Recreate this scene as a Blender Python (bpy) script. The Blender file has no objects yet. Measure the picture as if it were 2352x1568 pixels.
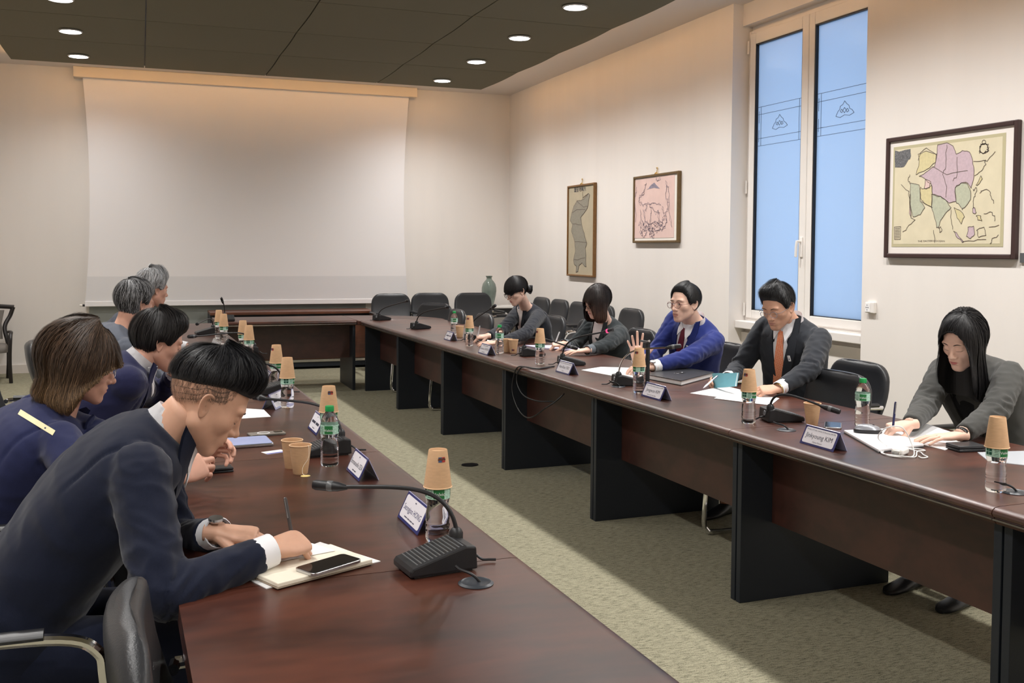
import bpy, math, random
import numpy as np
from mathutils import Vector, Matrix, noise
from mathutils.bvhtree import BVHTree

random.seed(7); RNG = np.random.default_rng(7)
SC = bpy.context.scene
COL = SC.collection
PI = math.pi

# ------------------------------------------------------------------ camera
CAM_F, CAM_CX, CAM_CY, CAM_H = 2320.0, 1176.0, 670.0, 1.50
_yaw, _pit, _rol = math.radians(20.2), math.radians(-2.37), math.radians(0.42)
_fw = np.array([math.sin(_yaw) * math.cos(_pit), math.cos(_yaw) * math.cos(_pit), math.sin(_pit)])
_r = np.array([math.cos(_yaw), -math.sin(_yaw), 0.0]); _u = np.cross(_r, _fw)
CAMR = _r * math.cos(_rol) + _u * math.sin(_rol); CAMU = _u * math.cos(_rol) - _r * math.sin(_rol)
cd = bpy.data.cameras.new('camera'); cam = bpy.data.objects.new('camera', cd); COL.objects.link(cam)
cam.matrix_world = Matrix(((CAMR[0], CAMU[0], -_fw[0], 0), (CAMR[1], CAMU[1], -_fw[1], 0), (CAMR[2], CAMU[2], -_fw[2], CAM_H), (0, 0, 0, 1)))
cd.sensor_width = 36; cd.lens = CAM_F / 2352 * 36; cd.shift_x = 0.0; cd.shift_y = -(784 - CAM_CY) / 2352
cd.clip_start = 0.05; cd.clip_end = 100
SC.camera = cam

# ------------------------------------------------------------------ light and exposure
SC.view_settings.view_transform = 'Standard'; SC.view_settings.look = 'None'
SC.view_settings.gamma = 1.0; SC.view_settings.use_curve_mapping = False
SC.view_settings.exposure = 0.42
w = bpy.data.worlds.new('world'); SC.world = w; w.use_nodes = True
wn = w.node_tree.nodes; wb = wn['Background']
wb.inputs[0].default_value = (0.50, 0.69, 1.0, 1); wb.inputs[1].default_value = 1.75

ZC = 3.56            # underside of the suspended ceiling panels
ROW_R, ROW_L = 3.464, -0.611
LIGHT_Y = [11.93 - 1.338 * k for k in range(11)]
DOWN_W, DOWN_COL = 150.0, (1.0, 0.975, 0.945)
for row, dim in ((ROW_R, 1.0), (ROW_L, 0.62)):
    for y in LIGHT_Y:
        ld = bpy.data.lights.new('downlight_lamp', 'SPOT'); ld.shadow_soft_size = 0.07
        ld.energy = DOWN_W * dim; ld.color = DOWN_COL; ld.spot_size = math.radians(150); ld.spot_blend = 1.0
        lo = bpy.data.objects.new('downlight_lamp', ld); COL.objects.link(lo); lo.location = (row, y, ZC - 0.03)
COVE = 16.0           # strength of the warm strip in the cove round the ceiling panels

# ------------------------------------------------------------------ pixel to place on a real plane of the room
def _ray(x, y): return _fw + CAMR * (x - CAM_CX) / CAM_F - CAMU * (y - CAM_CY) / CAM_F
_C = np.array([0, 0, CAM_H])
def on_z(x, y, z): d = _ray(x, y); return _C + d * ((z - CAM_H) / d[2])
def on_x(x, y, X): d = _ray(x, y); return _C + d * (X / d[0])
def on_y(x, y, Y): d = _ray(x, y); return _C + d * (Y / d[1])

# ------------------------------------------------------------------ materials
def srgb(r, g, b):
    f = lambda c: (c / 12.92 if c <= 0.04045 else ((c + 0.055) / 1.055) ** 2.4)
    return (f(r / 255), f(g / 255), f(b / 255), 1)
MATS = {}
def mat(name, col, rough=0.5, metal=0.0, spec=0.5, coat=0.0, coat_r=0.1, var=0.0, vscale=(8, 8, 8), bump=0.0, bscale=200.0, emis=None, estr=0.0,
        trans=0.0, ior=1.45, sss=0.0, alpha=1.0, sheen=0.0, detail=4.0):
    m = bpy.data.materials.new(name); m.use_nodes = True; nt = m.node_tree; N = nt.nodes; L = nt.links
    b = N['Principled BSDF']
    b.inputs['Base Color'].default_value = col if len(col) == 4 else (*col, 1)
    b.inputs['Roughness'].default_value = rough; b.inputs['Metallic'].default_value = metal
    b.inputs['Specular IOR Level'].default_value = spec; b.inputs['IOR'].default_value = ior
    b.inputs['Coat Weight'].default_value = coat; b.inputs['Coat Roughness'].default_value = coat_r
    b.inputs['Transmission Weight'].default_value = trans; b.inputs['Alpha'].default_value = alpha
    b.inputs['Sheen Weight'].default_value = sheen
    if sss:
        b.inputs['Subsurface Weight'].default_value = sss; b.inputs['Subsurface Radius'].default_value = (0.010, 0.004, 0.002); b.inputs['Subsurface Scale'].default_value = 1.0
    if emis: b.inputs['Emission Color'].default_value = (*emis[:3], 1); b.inputs['Emission Strength'].default_value = estr
    if var or bump:
        tc = N.new('ShaderNodeTexCoord')
    if var:
        mp = N.new('ShaderNodeMapping'); mp.inputs['Scale'].default_value = vscale
        nz = N.new('ShaderNodeTexNoise'); nz.inputs['Scale'].default_value = 1.0; nz.inputs['Detail'].default_value = detail
        L.new(tc.outputs['Object'], mp.inputs[0]); L.new(mp.outputs[0], nz.inputs['Vector'])
        rp = N.new('ShaderNodeMapRange'); rp.inputs[1].default_value = 0.3; rp.inputs[2].default_value = 0.7
        rp.inputs[3].default_value = 1 - var; rp.inputs[4].default_value = 1 + var
        L.new(nz.outputs['Fac'], rp.inputs[0])
        mx = N.new('ShaderNodeMix'); mx.data_type = 'RGBA'; mx.blend_type = 'MULTIPLY'; mx.inputs[0].default_value = 1
        mx.inputs[6].default_value = col if len(col) == 4 else (*col, 1); L.new(rp.outputs[0], mx.inputs[7]); L.new(mx.outputs[2], b.inputs['Base Color'])
    if bump:
        nb = N.new('ShaderNodeTexNoise'); nb.inputs['Scale'].default_value = bscale; nb.inputs['Detail'].default_value = 3
        L.new(tc.outputs['Object'], nb.inputs['Vector'])
        bp = N.new('ShaderNodeBump'); bp.inputs['Strength'].default_value = bump; bp.inputs['Distance'].default_value = 0.002
        L.new(nb.outputs['Fac'], bp.inputs['Height']); L.new(bp.outputs[0], b.inputs['Normal'])
    MATS[name] = m
    return m

def wood_mat(name, dark, light, rough, scale, coat=0.0, coat_r=0.15):
    m = bpy.data.materials.new(name); m.use_nodes = True; nt = m.node_tree; N = nt.nodes; L = nt.links; b = N['Principled BSDF']
    tc = N.new('ShaderNodeTexCoord'); mp = N.new('ShaderNodeMapping'); mp.inputs['Scale'].default_value = scale
    L.new(tc.outputs['Object'], mp.inputs[0])
    n1 = N.new('ShaderNodeTexNoise'); n1.inputs['Scale'].default_value = 1.0; n1.inputs['Detail'].default_value = 6; n1.inputs['Distortion'].default_value = 1.2
    L.new(mp.outputs[0], n1.inputs['Vector'])
    mp2 = N.new('ShaderNodeMapping'); mp2.inputs['Scale'].default_value = tuple(s * 9 for s in scale)
    L.new(tc.outputs['Object'], mp2.inputs[0])
    n2 = N.new('ShaderNodeTexNoise'); n2.inputs['Scale'].default_value = 1.0; n2.inputs['Detail'].default_value = 4
    L.new(mp2.outputs[0], n2.inputs['Vector'])
    ad = N.new('ShaderNodeMath'); ad.operation = 'MULTIPLY_ADD'; ad.inputs[1].default_value = 0.35
    L.new(n2.outputs['Fac'], ad.inputs[0]); L.new(n1.outputs['Fac'], ad.inputs[2])
    cr = N.new('ShaderNodeValToRGB'); cr.color_ramp.elements[0].position = 0.48; cr.color_ramp.elements[0].color = dark
    cr.color_ramp.elements[1].position = 0.86; cr.color_ramp.elements[1].color = light
    L.new(ad.outputs[0], cr.inputs[0]); L.new(cr.outputs[0], b.inputs['Base Color'])
    b.inputs['Roughness'].default_value = rough; b.inputs['Specular IOR Level'].default_value = 0.7; b.inputs['Coat Weight'].default_value = coat; b.inputs['Coat Roughness'].default_value = coat_r
    MATS[name] = m
    return m

WOOD = wood_mat('mahogany_top', (0.020, 0.0062, 0.0042, 1), (0.092, 0.027, 0.015, 1), 0.33, (3.2, 0.8, 3.0), 0.0)
WOODP = wood_mat('mahogany_panel', (0.030, 0.010, 0.0075, 1), (0.062, 0.020, 0.014, 1), 0.42, (3, 0.9, 4))
WOODC = wood_mat('mahogany_cabinet', (0.055, 0.017, 0.009, 1), (0.16, 0.052, 0.024, 1), 0.38, (0.9, 3, 5))
CHAR = mat('charcoal_panel', srgb(33, 38, 46), 0.45, bump=0.15, bscale=400)
SILVER = mat('silver_inlay', (0.75, 0.73, 0.72), 0.25, 1.0)
WALL = mat('wall_paint', (0.80, 0.755, 0.715), 0.75, spec=0.25, var=0.025, vscale=(2.5, 2.5, 0.3), bump=0.08, bscale=300)
SOFFIT = mat('soffit_paint', (0.72, 0.66, 0.61), 0.8, spec=0.2, bump=0.05)
TILE = mat('ceiling_tile', srgb(112, 107, 90), 0.85, spec=0.2, var=0.05, vscale=(300, 300, 300))
WHITE = mat('white_frame', (0.83, 0.79, 0.75), 0.35, var=0.01)
SILL = mat('white_sill', (0.80, 0.76, 0.73), 0.45)
GREYP = mat('grey_panel', srgb(142, 146, 142), 0.5, var=0.03)
DGREY = mat('dark_gap', srgb(92, 92, 86), 0.6)
LEATHER = mat('black_leather', (0.020, 0.021, 0.024), 0.38, spec=0.5, bump=0.25, bscale=260)
CHROME = mat('chrome', (0.82, 0.82, 0.84), 0.08, 1.0)
PAD = mat('black_pad', (0.018, 0.018, 0.020), 0.35)
BLACKP = mat('black_plastic', (0.012, 0.012, 0.014), 0.42, bump=0.1, bscale=500)
BLACKG = mat('black_gloss', (0.008, 0.008, 0.009), 0.12)
GREYPL = mat('grey_plastic', (0.10, 0.105, 0.11), 0.35)
KRAFT = mat('kraft_paper', srgb(204, 166, 128), 0.75, var=0.05, vscale=(60, 60, 200), bump=0.1, bscale=500)
KRAFTIN = mat('kraft_inside', srgb(196, 156, 116), 0.7)
RIM = mat('kraft_rim', srgb(228, 190, 150), 0.6)
PAPER = mat('paper', (0.86, 0.855, 0.86), 0.6, var=0.01)
CREAM = mat('cream_paper', srgb(240, 232, 214), 0.65)
CARDW = mat('card_white', (0.80, 0.775, 0.83), 0.5)
NAVYP = mat('navy_acrylic', srgb(58, 60, 112), 0.15, spec=0.6)
CLEARP = mat('clear_acrylic', srgb(168, 168, 200), 0.12, spec=0.6)
INK = mat('ink', srgb(48, 48, 66), 0.7)
INKS = mat('ink_soft', srgb(92, 88, 104), 0.8)
CAPG = mat('green_cap', srgb(28, 150, 78), 0.35)
LABELM = mat('bottle_label', srgb(176, 214, 196), 0.45, var=0.28, vscale=(160, 160, 220))
LABELG = mat('label_green', srgb(34, 116, 62), 0.4)
LABELD = mat('label_dark_green', srgb(30, 84, 66), 0.4)
PRED = mat('print_red', srgb(170, 52, 46), 0.6)
PBLUE = mat('print_blue', srgb(62, 84, 120), 0.6)
PDARK = mat('print_dark', srgb(96, 58, 48), 0.6)
PET = mat('clear_pet', (0.96, 0.98, 0.985), 0.02, trans=1.0, ior=1.33, spec=0.5)
LENS = mat('lens_glass', (0.95, 0.96, 0.97), 0.03, trans=1.0, ior=1.05, alpha=0.35)
CABLE = mat('cable_black', (0.012, 0.012, 0.014), 0.4)
CABLEW = mat('cable_white', (0.82, 0.81, 0.80), 0.4)
CELADON = mat('celadon', srgb(112, 124, 116), 0.12, coat=0.6, coat_r=0.05, var=0.10, vscale=(14, 14, 14), detail=8)
SHELFW = mat('shelf_white', (0.72, 0.70, 0.67), 0.4)
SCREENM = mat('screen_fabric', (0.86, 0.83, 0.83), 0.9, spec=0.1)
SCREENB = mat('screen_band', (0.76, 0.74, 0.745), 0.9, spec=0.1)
CASING = mat('screen_casing', (0.76, 0.66, 0.54), 0.6)
GOLDF = mat('gilt_frame', srgb(120, 84, 44), 0.4, var=0.15, vscale=(40, 40, 40))
GOLDF2 = mat('bronze_frame', srgb(104, 82, 50), 0.4, var=0.15, vscale=(40, 40, 40))
BROWNF = mat('dark_brown_frame', srgb(62, 44, 42), 0.4)
GOLD = mat('gold', (0.85, 0.62, 0.28), 0.25, 1.0)
STEEL = mat('steel', (0.55, 0.55, 0.57), 0.28, 1.0)
SHIRT = mat('shirt_white', (0.82, 0.82, 0.85), 0.75, bump=0.15, bscale=500)
BLUEBOOK = mat('light_blue_cover', srgb(126, 196, 212), 0.5)
LILAC = mat('lilac_paper', srgb(196, 190, 216), 0.6)
SCREENBLUE = mat('pale_blue_lid', srgb(160, 172, 214), 0.25, var=0.03, vscale=(8, 8, 8))
PINKLED = mat('pink_led', srgb(226, 60, 120), 0.4, emis=(0.8, 0.06, 0.22), estr=0.7)
FOLDER = mat('clear_folder', srgb(196, 200, 206), 0.15, spec=0.6)

# carpet: olive loop pile, fine ribs across the room
def carpet():
    m = bpy.data.materials.new('carpet_pile'); m.use_nodes = True; N = m.node_tree.nodes; L = m.node_tree.links; b = N['Principled BSDF']
    tc = N.new('ShaderNodeTexCoord')
    def nz(sc, det, dist=0):
        mp = N.new('ShaderNodeMapping'); mp.inputs['Scale'].default_value = sc; mp.inputs['Rotation'].default_value = (0, 0, 0.05)
        n = N.new('ShaderNodeTexNoise'); n.inputs['Scale'].default_value = 1; n.inputs['Detail'].default_value = det; n.inputs['Distortion'].default_value = dist
        L.new(tc.outputs['Object'], mp.inputs[0]); L.new(mp.outputs[0], n.inputs['Vector']); return n.outputs['Fac']
    a = nz((26, 170, 1), 3, 0.5); c = nz((190, 320, 1), 2)
    ad = N.new('ShaderNodeMath'); ad.operation = 'MULTIPLY_ADD'; ad.inputs[1].default_value = 0.8
    L.new(c, ad.inputs[0]); L.new(a, ad.inputs[2])
    cr = N.new('ShaderNodeValToRGB'); cr.color_ramp.elements[0].position = 0.62; cr.color_ramp.elements[0].color = (0.092, 0.088, 0.058, 1)
    cr.color_ramp.elements[1].position = 0.98; cr.color_ramp.elements[1].color = (0.36, 0.335, 0.235, 1)
    L.new(ad.outputs[0], cr.inputs[0]); L.new(cr.outputs[0], b.inputs['Base Color'])
    b.inputs['Roughness'].default_value = 0.95; b.inputs['Specular IOR Level'].default_value = 0.15
    bp = N.new('ShaderNodeBump'); bp.inputs['Strength'].default_value = 0.9; bp.inputs['Distance'].default_value = 0.006
    L.new(ad.outputs[0], bp.inputs['Height']); L.new(bp.outputs[0], b.inputs['Normal'])
    return m
CARPET = carpet()

def frosted():
    m = bpy.data.materials.new('frosted_glass'); m.use_nodes = True; N = m.node_tree.nodes; L = m.node_tree.links
    for n in list(N):
        if n.type != 'OUTPUT_MATERIAL': N.remove(n)
    out = [n for n in N if n.type == 'OUTPUT_MATERIAL'][0]
    tr = N.new('ShaderNodeBsdfTranslucent'); tr.inputs[0].default_value = (0.80, 0.86, 0.92, 1)
    df = N.new('ShaderNodeBsdfDiffuse'); df.inputs[0].default_value = (0.35, 0.42, 0.48, 1)
    gl = N.new('ShaderNodeBsdfGlossy'); gl.inputs['Roughness'].default_value = 0.22; gl.inputs[0].default_value = (0.9, 0.9, 0.9, 1)
    m1 = N.new('ShaderNodeMixShader'); m1.inputs[0].default_value = 0.20; L.new(tr.outputs[0], m1.inputs[1]); L.new(df.outputs[0], m1.inputs[2])
    fr = N.new('ShaderNodeFresnel'); fr.inputs[0].default_value = 1.3
    m2 = N.new('ShaderNodeMixShader'); L.new(fr.outputs[0], m2.inputs[0]); L.new(m1.outputs[0], m2.inputs[1]); L.new(gl.outputs[0], m2.inputs[2])
    L.new(m2.outputs[0], out.inputs[0])
    return m
FROST = frosted()
ETCH = mat('etched_line', srgb(96, 112, 132), 0.5)

# ------------------------------------------------------------------ mesh helpers
def V(*a): return np.array(a, float)
def unit(v): v = np.asarray(v, float); return v / (np.linalg.norm(v) + 1e-12)

class MB:
    """collects shapes; build() links them as ONE mesh object"""
    def __init__(s): s.v = []; s.f = []; s.m = []; s.n = 0; s.col = None
    def add(s, verts, faces, mi=0):
        verts = np.asarray(verts, float).reshape(-1, 3); o = s.n
        s.v.append(verts); s.n += len(verts)
        s.f.extend([tuple(int(i) + o for i in f) for f in faces]); s.m.extend([mi] * len(faces)); return s
    def box(s, a, b, mi=0, M=None):
        x0, y0, z0 = a; x1, y1, z1 = b
        v = V((x0, y0, z0), (x1, y0, z0), (x1, y1, z0), (x0, y1, z0), (x0, y0, z1), (x1, y0, z1), (x1, y1, z1), (x0, y1, z1))
        if M is not None: v = xf(v, M)
        return s.add(v, [(0, 3, 2, 1), (4, 5, 6, 7), (0, 1, 5, 4), (1, 2, 6, 5), (2, 3, 7, 6), (3, 0, 4, 7)], mi)
    def grid(s, P, closed_u=False, closed_v=False, mi=0, flip=False):
        P = np.asarray(P, float); nu, nv = P.shape[:2]; F = []
        for i in range(nu if closed_u else nu - 1):
            i2 = (i + 1) % nu
            for j in range(nv if closed_v else nv - 1):
                j2 = (j + 1) % nv
                q = (i * nv + j, i2 * nv + j, i2 * nv + j2, i * nv + j2)
                F.append(q[::-1] if flip else q)
        return s.add(P.reshape(-1, 3), F, mi)
    def loft(s, rings, cap=True, mi=0):
        """rings: (n_rings, n, 3), each ring counter-clockwise seen from the direction of travel's end"""
        R = np.asarray(rings, float); nr, n = R.shape[:2]; F = []
        for i in range(nr - 1):
            for j in range(n):
                k = (j + 1) % n
                F.append((i * n + j, i * n + k, (i + 1) * n + k, (i + 1) * n + j))
        verts = R.reshape(-1, 3)
        if cap:
            c0 = R[0].mean(0); c1 = R[-1].mean(0); verts = np.vstack([verts, c0, c1]); a = nr * n
            for j in range(n):
                k = (j + 1) % n; F.append((a, k, j)); F.append((a + 1, (nr - 1) * n + j, (nr - 1) * n + k))
        return s.add(verts, F, mi)
    def tube(s, path, rad, n=8, mi=0, cap=True, flat=None):
        P = np.asarray(path, float); m = len(P); rad = np.full(m, rad) if np.isscalar(rad) else np.asarray(rad, float)
        T = np.gradient(P, axis=0); T /= np.linalg.norm(T, axis=1)[:, None] + 1e-12
        ref = V(0, 0, 1) if abs(T[0][2]) < 0.9 else V(1, 0, 0)
        u = unit(ref - T[0] * (ref @ T[0])); rings = []
        an = np.linspace(0, 2 * PI, n, endpoint=False)
        for i in range(m):
            u = unit(u - T[i] * (u @ T[i])); w_ = np.cross(T[i], u)
            fu, fw_ = (1, 1) if flat is None else flat
            rings.append(P[i] + rad[i] * (np.cos(an)[:, None] * u * fu + np.sin(an)[:, None] * w_ * fw_))
        return s.loft(rings, cap, mi)
    def lathe(s, prof, n=24, c=(0, 0, 0), mi=0, cap=True, M=None):
        an = np.linspace(0, 2 * PI, n, endpoint=False)
        R = np.array([[(r * math.cos(a), r * math.sin(a), z) for a in an] for r, z in prof]) + np.asarray(c, float)
        if M is not None: R = xf(R.reshape(-1, 3), M).reshape(R.shape)
        return s.loft(R, cap, mi)
    def ell(s, c, r, nu=16, nv=10, mi=0, M=None):
        th = np.linspace(0.02, PI - 0.02, nv); an = np.linspace(0, 2 * PI, nu, endpoint=False)
        R = np.array([[(r[0] * math.sin(t) * math.cos(a), r[1] * math.sin(t) * math.sin(a), -r[2] * math.cos(t)) for a in an] for t in th])
        if M is not None: R = xf(R.reshape(-1, 3), M).reshape(R.shape)
        return s.loft(R + np.asarray(c, float), True, mi)
    def prism(s, poly, h, M=None, mi=0, z0=0.0):
        """flat polygon (x,y) extruded from z0 to z0+h"""
        p = np.asarray(poly, float); n = len(p)
        v = np.vstack([np.c_[p, np.full(n, z0)], np.c_[p, np.full(n, z0 + h)]])
        if M is not None: v = xf(v, M)
        F = [tuple(range(n))[::-1], tuple(range(n, 2 * n))] + [(i, (i + 1) % n, n + (i + 1) % n, n + i) for i in range(n)]
        return s.add(v, F, mi)
    def mesh(s, name, mats=(), smooth=35, loc=None):
        me = bpy.data.meshes.new(name)
        v = np.vstack(s.v) if s.v else np.zeros((0, 3))
        if loc is not None: v = v - np.asarray(loc, float)
        me.from_pydata(v.tolist(), [], s.f)
        for m in mats: me.materials.append(m)
        if len(mats) > 1: me.polygons.foreach_set('material_index', s.m)
        if smooth:
            me.polygons.foreach_set('use_smooth', [True] * len(me.polygons))
            if smooth < 180: me.set_sharp_from_angle(angle=math.radians(smooth))
        if s.col is not None:
            ca = me.color_attributes.new('hc', 'FLOAT_COLOR', 'POINT'); ca.data.foreach_set('color', np.asarray(s.col, np.float32).ravel())
        me.update(); return me
    def build(s, name, mats, parent=None, smooth=35, bevel=0.0, loc=None, seg=2):
        if not isinstance(mats, (list, tuple)): mats = [mats]
        o = bpy.data.objects.new(name, s.mesh(name, mats, smooth, loc)); COL.objects.link(o)
        if parent is not None: o.parent = parent
        elif loc is not None: o.location = loc
        if bevel:
            b = o.modifiers.new('bevel', 'BEVEL'); b.width = bevel; b.segments = seg; b.limit_method = 'ANGLE'; b.angle_limit = math.radians(40)
        return o

def xf(v, M): M = np.asarray(M, float); v = np.asarray(v, float); return v @ M[:3, :3].T + M[:3, 3]
def TR(loc=(0, 0, 0), rz=0, rx=0, ry=0, s=1.0):
    return np.array(Matrix.Translation(loc) @ Matrix.Rotation(rz, 4, 'Z') @ Matrix.Rotation(ry, 4, 'Y') @ Matrix.Rotation(rx, 4, 'X') @ Matrix.Scale(s, 4))
def frame(o, x, y, z): M = np.eye(4); M[:3, 0] = x; M[:3, 1] = y; M[:3, 2] = z; M[:3, 3] = o; return M
def tag(o, label=None, cat=None, group=None, kind=None):
    if label: o['label'] = label
    if cat: o['category'] = cat
    if group: o['group'] = group
    if kind: o['kind'] = kind
    return o
def thing(name, label, cat, loc=(0, 0, 0), rz=0, group=None):
    o = bpy.data.objects.new(name, None); COL.objects.link(o); o.empty_display_size = 0.05
    o.location = loc; o.rotation_euler = (0, 0, rz); return tag(o, label, cat, group)
def struct(o): o['kind'] = 'structure'; return o
def kids(o): return [c for c in bpy.data.objects if c.parent == o]
def copy_tree(o, parent=None, index=None):
    if index is None:
        index = {}
        for c in bpy.data.objects:
            if c.parent: index.setdefault(c.parent.name, []).append(c)
    c = o.copy(); COL.objects.link(c); c.parent = parent
    for ch in index.get(o.name, []): copy_tree(ch, c, index)
    return c
def place(proto, first, loc, rz, label, group):
    o = proto if first else copy_tree(proto)
    o.location = loc; o.rotation_euler = (0, 0, rz); o['label'] = label; o['group'] = group
    return o
def bez(p0, p1, p2, p3=None, n=12):
    t = np.linspace(0, 1, n)[:, None]; p0, p1, p2 = map(np.asarray, (p0, p1, p2))
    if p3 is None: return (1 - t) ** 2 * p0 + 2 * t * (1 - t) * p1 + t ** 2 * p2
    return (1 - t) ** 3 * p0 + 3 * t * (1 - t) ** 2 * p1 + 3 * t ** 2 * (1 - t) * p2 + t ** 3 * np.asarray(p3)
def spline(pts, n=8):
    P = np.asarray(pts, float); P = np.vstack([2 * P[0] - P[1], P, 2 * P[-1] - P[-2]]); out = []
    for i in range(1, len(P) - 2):
        t = np.linspace(0, 1, n, endpoint=False)[:, None]; a, b, c, d = P[i - 1:i + 3]
        out.append(0.5 * (2 * b + (c - a) * t + (2 * a - 5 * b + 4 * c - d) * t ** 2 + (3 * b - a - 3 * c + d) * t ** 3))
    return np.vstack(out + [P[-2][None]])
def text_mesh(s, size):
    cu = bpy.data.curves.new('t', 'FONT'); cu.body = s; cu.size = size; cu.align_x = 'CENTER'; cu.align_y = 'CENTER'; cu.resolution_u = 2
    o = bpy.data.objects.new('t', cu); COL.objects.link(o); dg = bpy.context.evaluated_depsgraph_get()
    me = bpy.data.meshes.new_from_object(o.evaluated_get(dg))
    v = np.array([x.co[:] for x in me.vertices]).reshape(-1, 3); f = [tuple(p.vertices) for p in me.polygons]
    bpy.data.objects.remove(o); bpy.data.curves.remove(cu); bpy.data.meshes.remove(me); return v, f
def rrect(w_, h_, r, n=4, cx=0, cy=0):
    out = []
    for (sx, sy, a0) in ((1, 1, 0), (-1, 1, 90), (-1, -1, 180), (1, -1, 270)):
        for k in range(n + 1):
            a = math.radians(a0 + 90 * k / n)
            out.append((cx + sx * (w_ / 2 - r) + r * math.cos(a), cy + sy * (h_ / 2 - r) + r * math.sin(a)))
    return out
# ------------------------------------------------------------------ the room
XR, YB, XL, YF = 4.805, 13.2, -2.05, -2.4
ZT = 3.63
struct(MB().box((XL - .3, YF - .3, -0.1), (XR + .5, YB + .3, 0)).build('floor', CARPET, smooth=0))
ceil = struct(MB().box((XL - .3, YF - .3, ZT), (XR + .5, YB + .3, ZT + .12)).build('ceiling', SOFFIT, smooth=0))
struct(MB().box((XL - .3, YB, 0), (XR + .5, YB + .3, ZT)).build('wall_back', WALL, smooth=0))
struct(MB().box((XL - .3, YF, 0), (XL, YB, ZT)).build('wall_left', WALL, smooth=0))
struct(MB().box((XL - .3, YF - .3, 0), (XR + .5, YF, ZT)).build('wall_front', WALL, smooth=0))
WY0, WY1, WX = 5.868, 7.592, XR + .15
wr = MB().box((XR, WY1, 0), (XR + .5, YB, ZT)).box((XR, YF, 0), (XR + .5, WY0, ZT))
wr.box((WX - .02, WY0, 0), (XR + .5, WY1, .80)).box((WX + .02, WY0, .80), (XR + .5, WY1, .835))
wr.box((XR + .10, WY0, 3.445), (XR + .5, WY1, ZT))
struct(wr.build('wall_right', WALL, smooth=0))
# ceiling panels: four columns of tiles, each a little bowed so its near edge hangs lower
xs = [-1.337, 0.061, 1.4265, 2.790, 4.168]
ys = [12.545, 11.17, 9.95, 8.65, 7.32, 5.98, 4.64, 3.30, 1.96, 0.62, -0.72, -2.06]
def tile_mesh(wx, wy):
    P = []; n = 8
    for i in range(n + 1):
        t = i / n; z = -0.016 * math.sin(PI * t) * (1 - .55 * t) - 0.003
        P.append([(x_, (t - .5) * (wy - .012), z) for x_ in np.linspace(-.5, .5, 5) * (wx - .012)])
    P = np.array(P); m = MB(); top = P.copy(); top[:, :, 2] = 0.012
    m.grid(P, flip=True); m.grid(top)
    nv = P.shape[1]
    b = P.reshape(-1, 3); tt = top.reshape(-1, 3); ring = [(0, j) for j in range(nv)] + [(i, nv - 1) for i in range(1, n + 1)] + [(n, j) for j in range(nv - 2, -1, -1)] + [(i, 0) for i in range(n - 1, 0, -1)]
    idx = [i * nv + j for i, j in ring]; k = len(idx)
    m.add(np.vstack([b[idx], tt[idx]]), [(i, (i + 1) % k, k + (i + 1) % k, k + i) for i in range(k)])
    return m
first = None
for i in range(4):
    me = None
    for j in range(len(ys) - 1):
        wy = ys[j] - ys[j + 1]
        o = tile_mesh(xs[i + 1] - xs[i], wy).build('ceiling_panel', TILE, ceil, smooth=40)
        o.location = ((xs[i] + xs[i + 1]) / 2, (ys[j] + ys[j + 1]) / 2, ZC + .018)
MB().box((xs[0] + .02, ys[-1] + .02, ZC + .036), (xs[-1] - .02, ys[0] - .02, ZC + .046)).build('panel_carrier', CHAR, ceil, smooth=0)
# warm strip that lies on the carrier, lighting the cove and the top of the walls
COVEM = mat('cove_strip', (1, .8, .55), .5, emis=(1.0, 0.56, 0.22), estr=COVE)
cv = MB()
zc0 = ZC + .050
cv.box((xs[-1] - .045, ys[-1] + .1, zc0), (xs[-1] - .025, ys[0] - .1, zc0 + .012)).box((xs[0] + .025, ys[-1] + .1, zc0), (xs[0] + .045, ys[0] - .1, zc0 + .012))
cv.box((xs[0] + .1, ys[0] - .045, zc0), (xs[-1] - .1, ys[0] - .025, zc0 + .012))
cv.build('light_strip', COVEM, ceil, smooth=0)
# downlights
GLOW = mat('downlight_glow', (1, 1, 1), .5, emis=(1.0, .98, .97), estr=40.0)
TRIM = mat('downlight_trim', (.62, .62, .62), .35)
def make_light():
    t = thing('ceiling_light', '', 'light')
    MB().lathe([(.088, 0), (.108, 0), (.109, -.006), (.098, -.012), (.088, -.004)], 32).build('trim_ring', TRIM, t)
    MB().lathe([(.088, -.001), (.087, -.006), (.06, -.012), (.001, -.014)], 32).build('diffuser', GLOW, t)
    return t
LP = [(ROW_R, LIGHT_Y[3], 'round white downlight in the right ceiling row, nearest and largest in view'), (ROW_R, LIGHT_Y[2], 'round white downlight in the right ceiling row, second from the nearest'),
      (ROW_R, LIGHT_Y[1], 'round white downlight in the right ceiling row, third from the nearest'), (ROW_R, LIGHT_Y[0], 'round white downlight in the right ceiling row, farthest, by the back wall'),
      (ROW_L, LIGHT_Y[0], 'round white downlight in the left ceiling row, farthest, above the screen casing'), (ROW_L, LIGHT_Y[1], 'round white downlight in the left ceiling row, middle of the three visible'),
      (ROW_L, LIGHT_Y[2], 'round white downlight in the left ceiling row, cut by the top edge of the photo')]
LT = make_light()  # the lens of each lamp is bright from the side too
for k, (x, y, lab) in enumerate(LP): place(LT, k == 0, (x, y, ZC - .004), 0, lab, 'recessed downlights')

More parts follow.
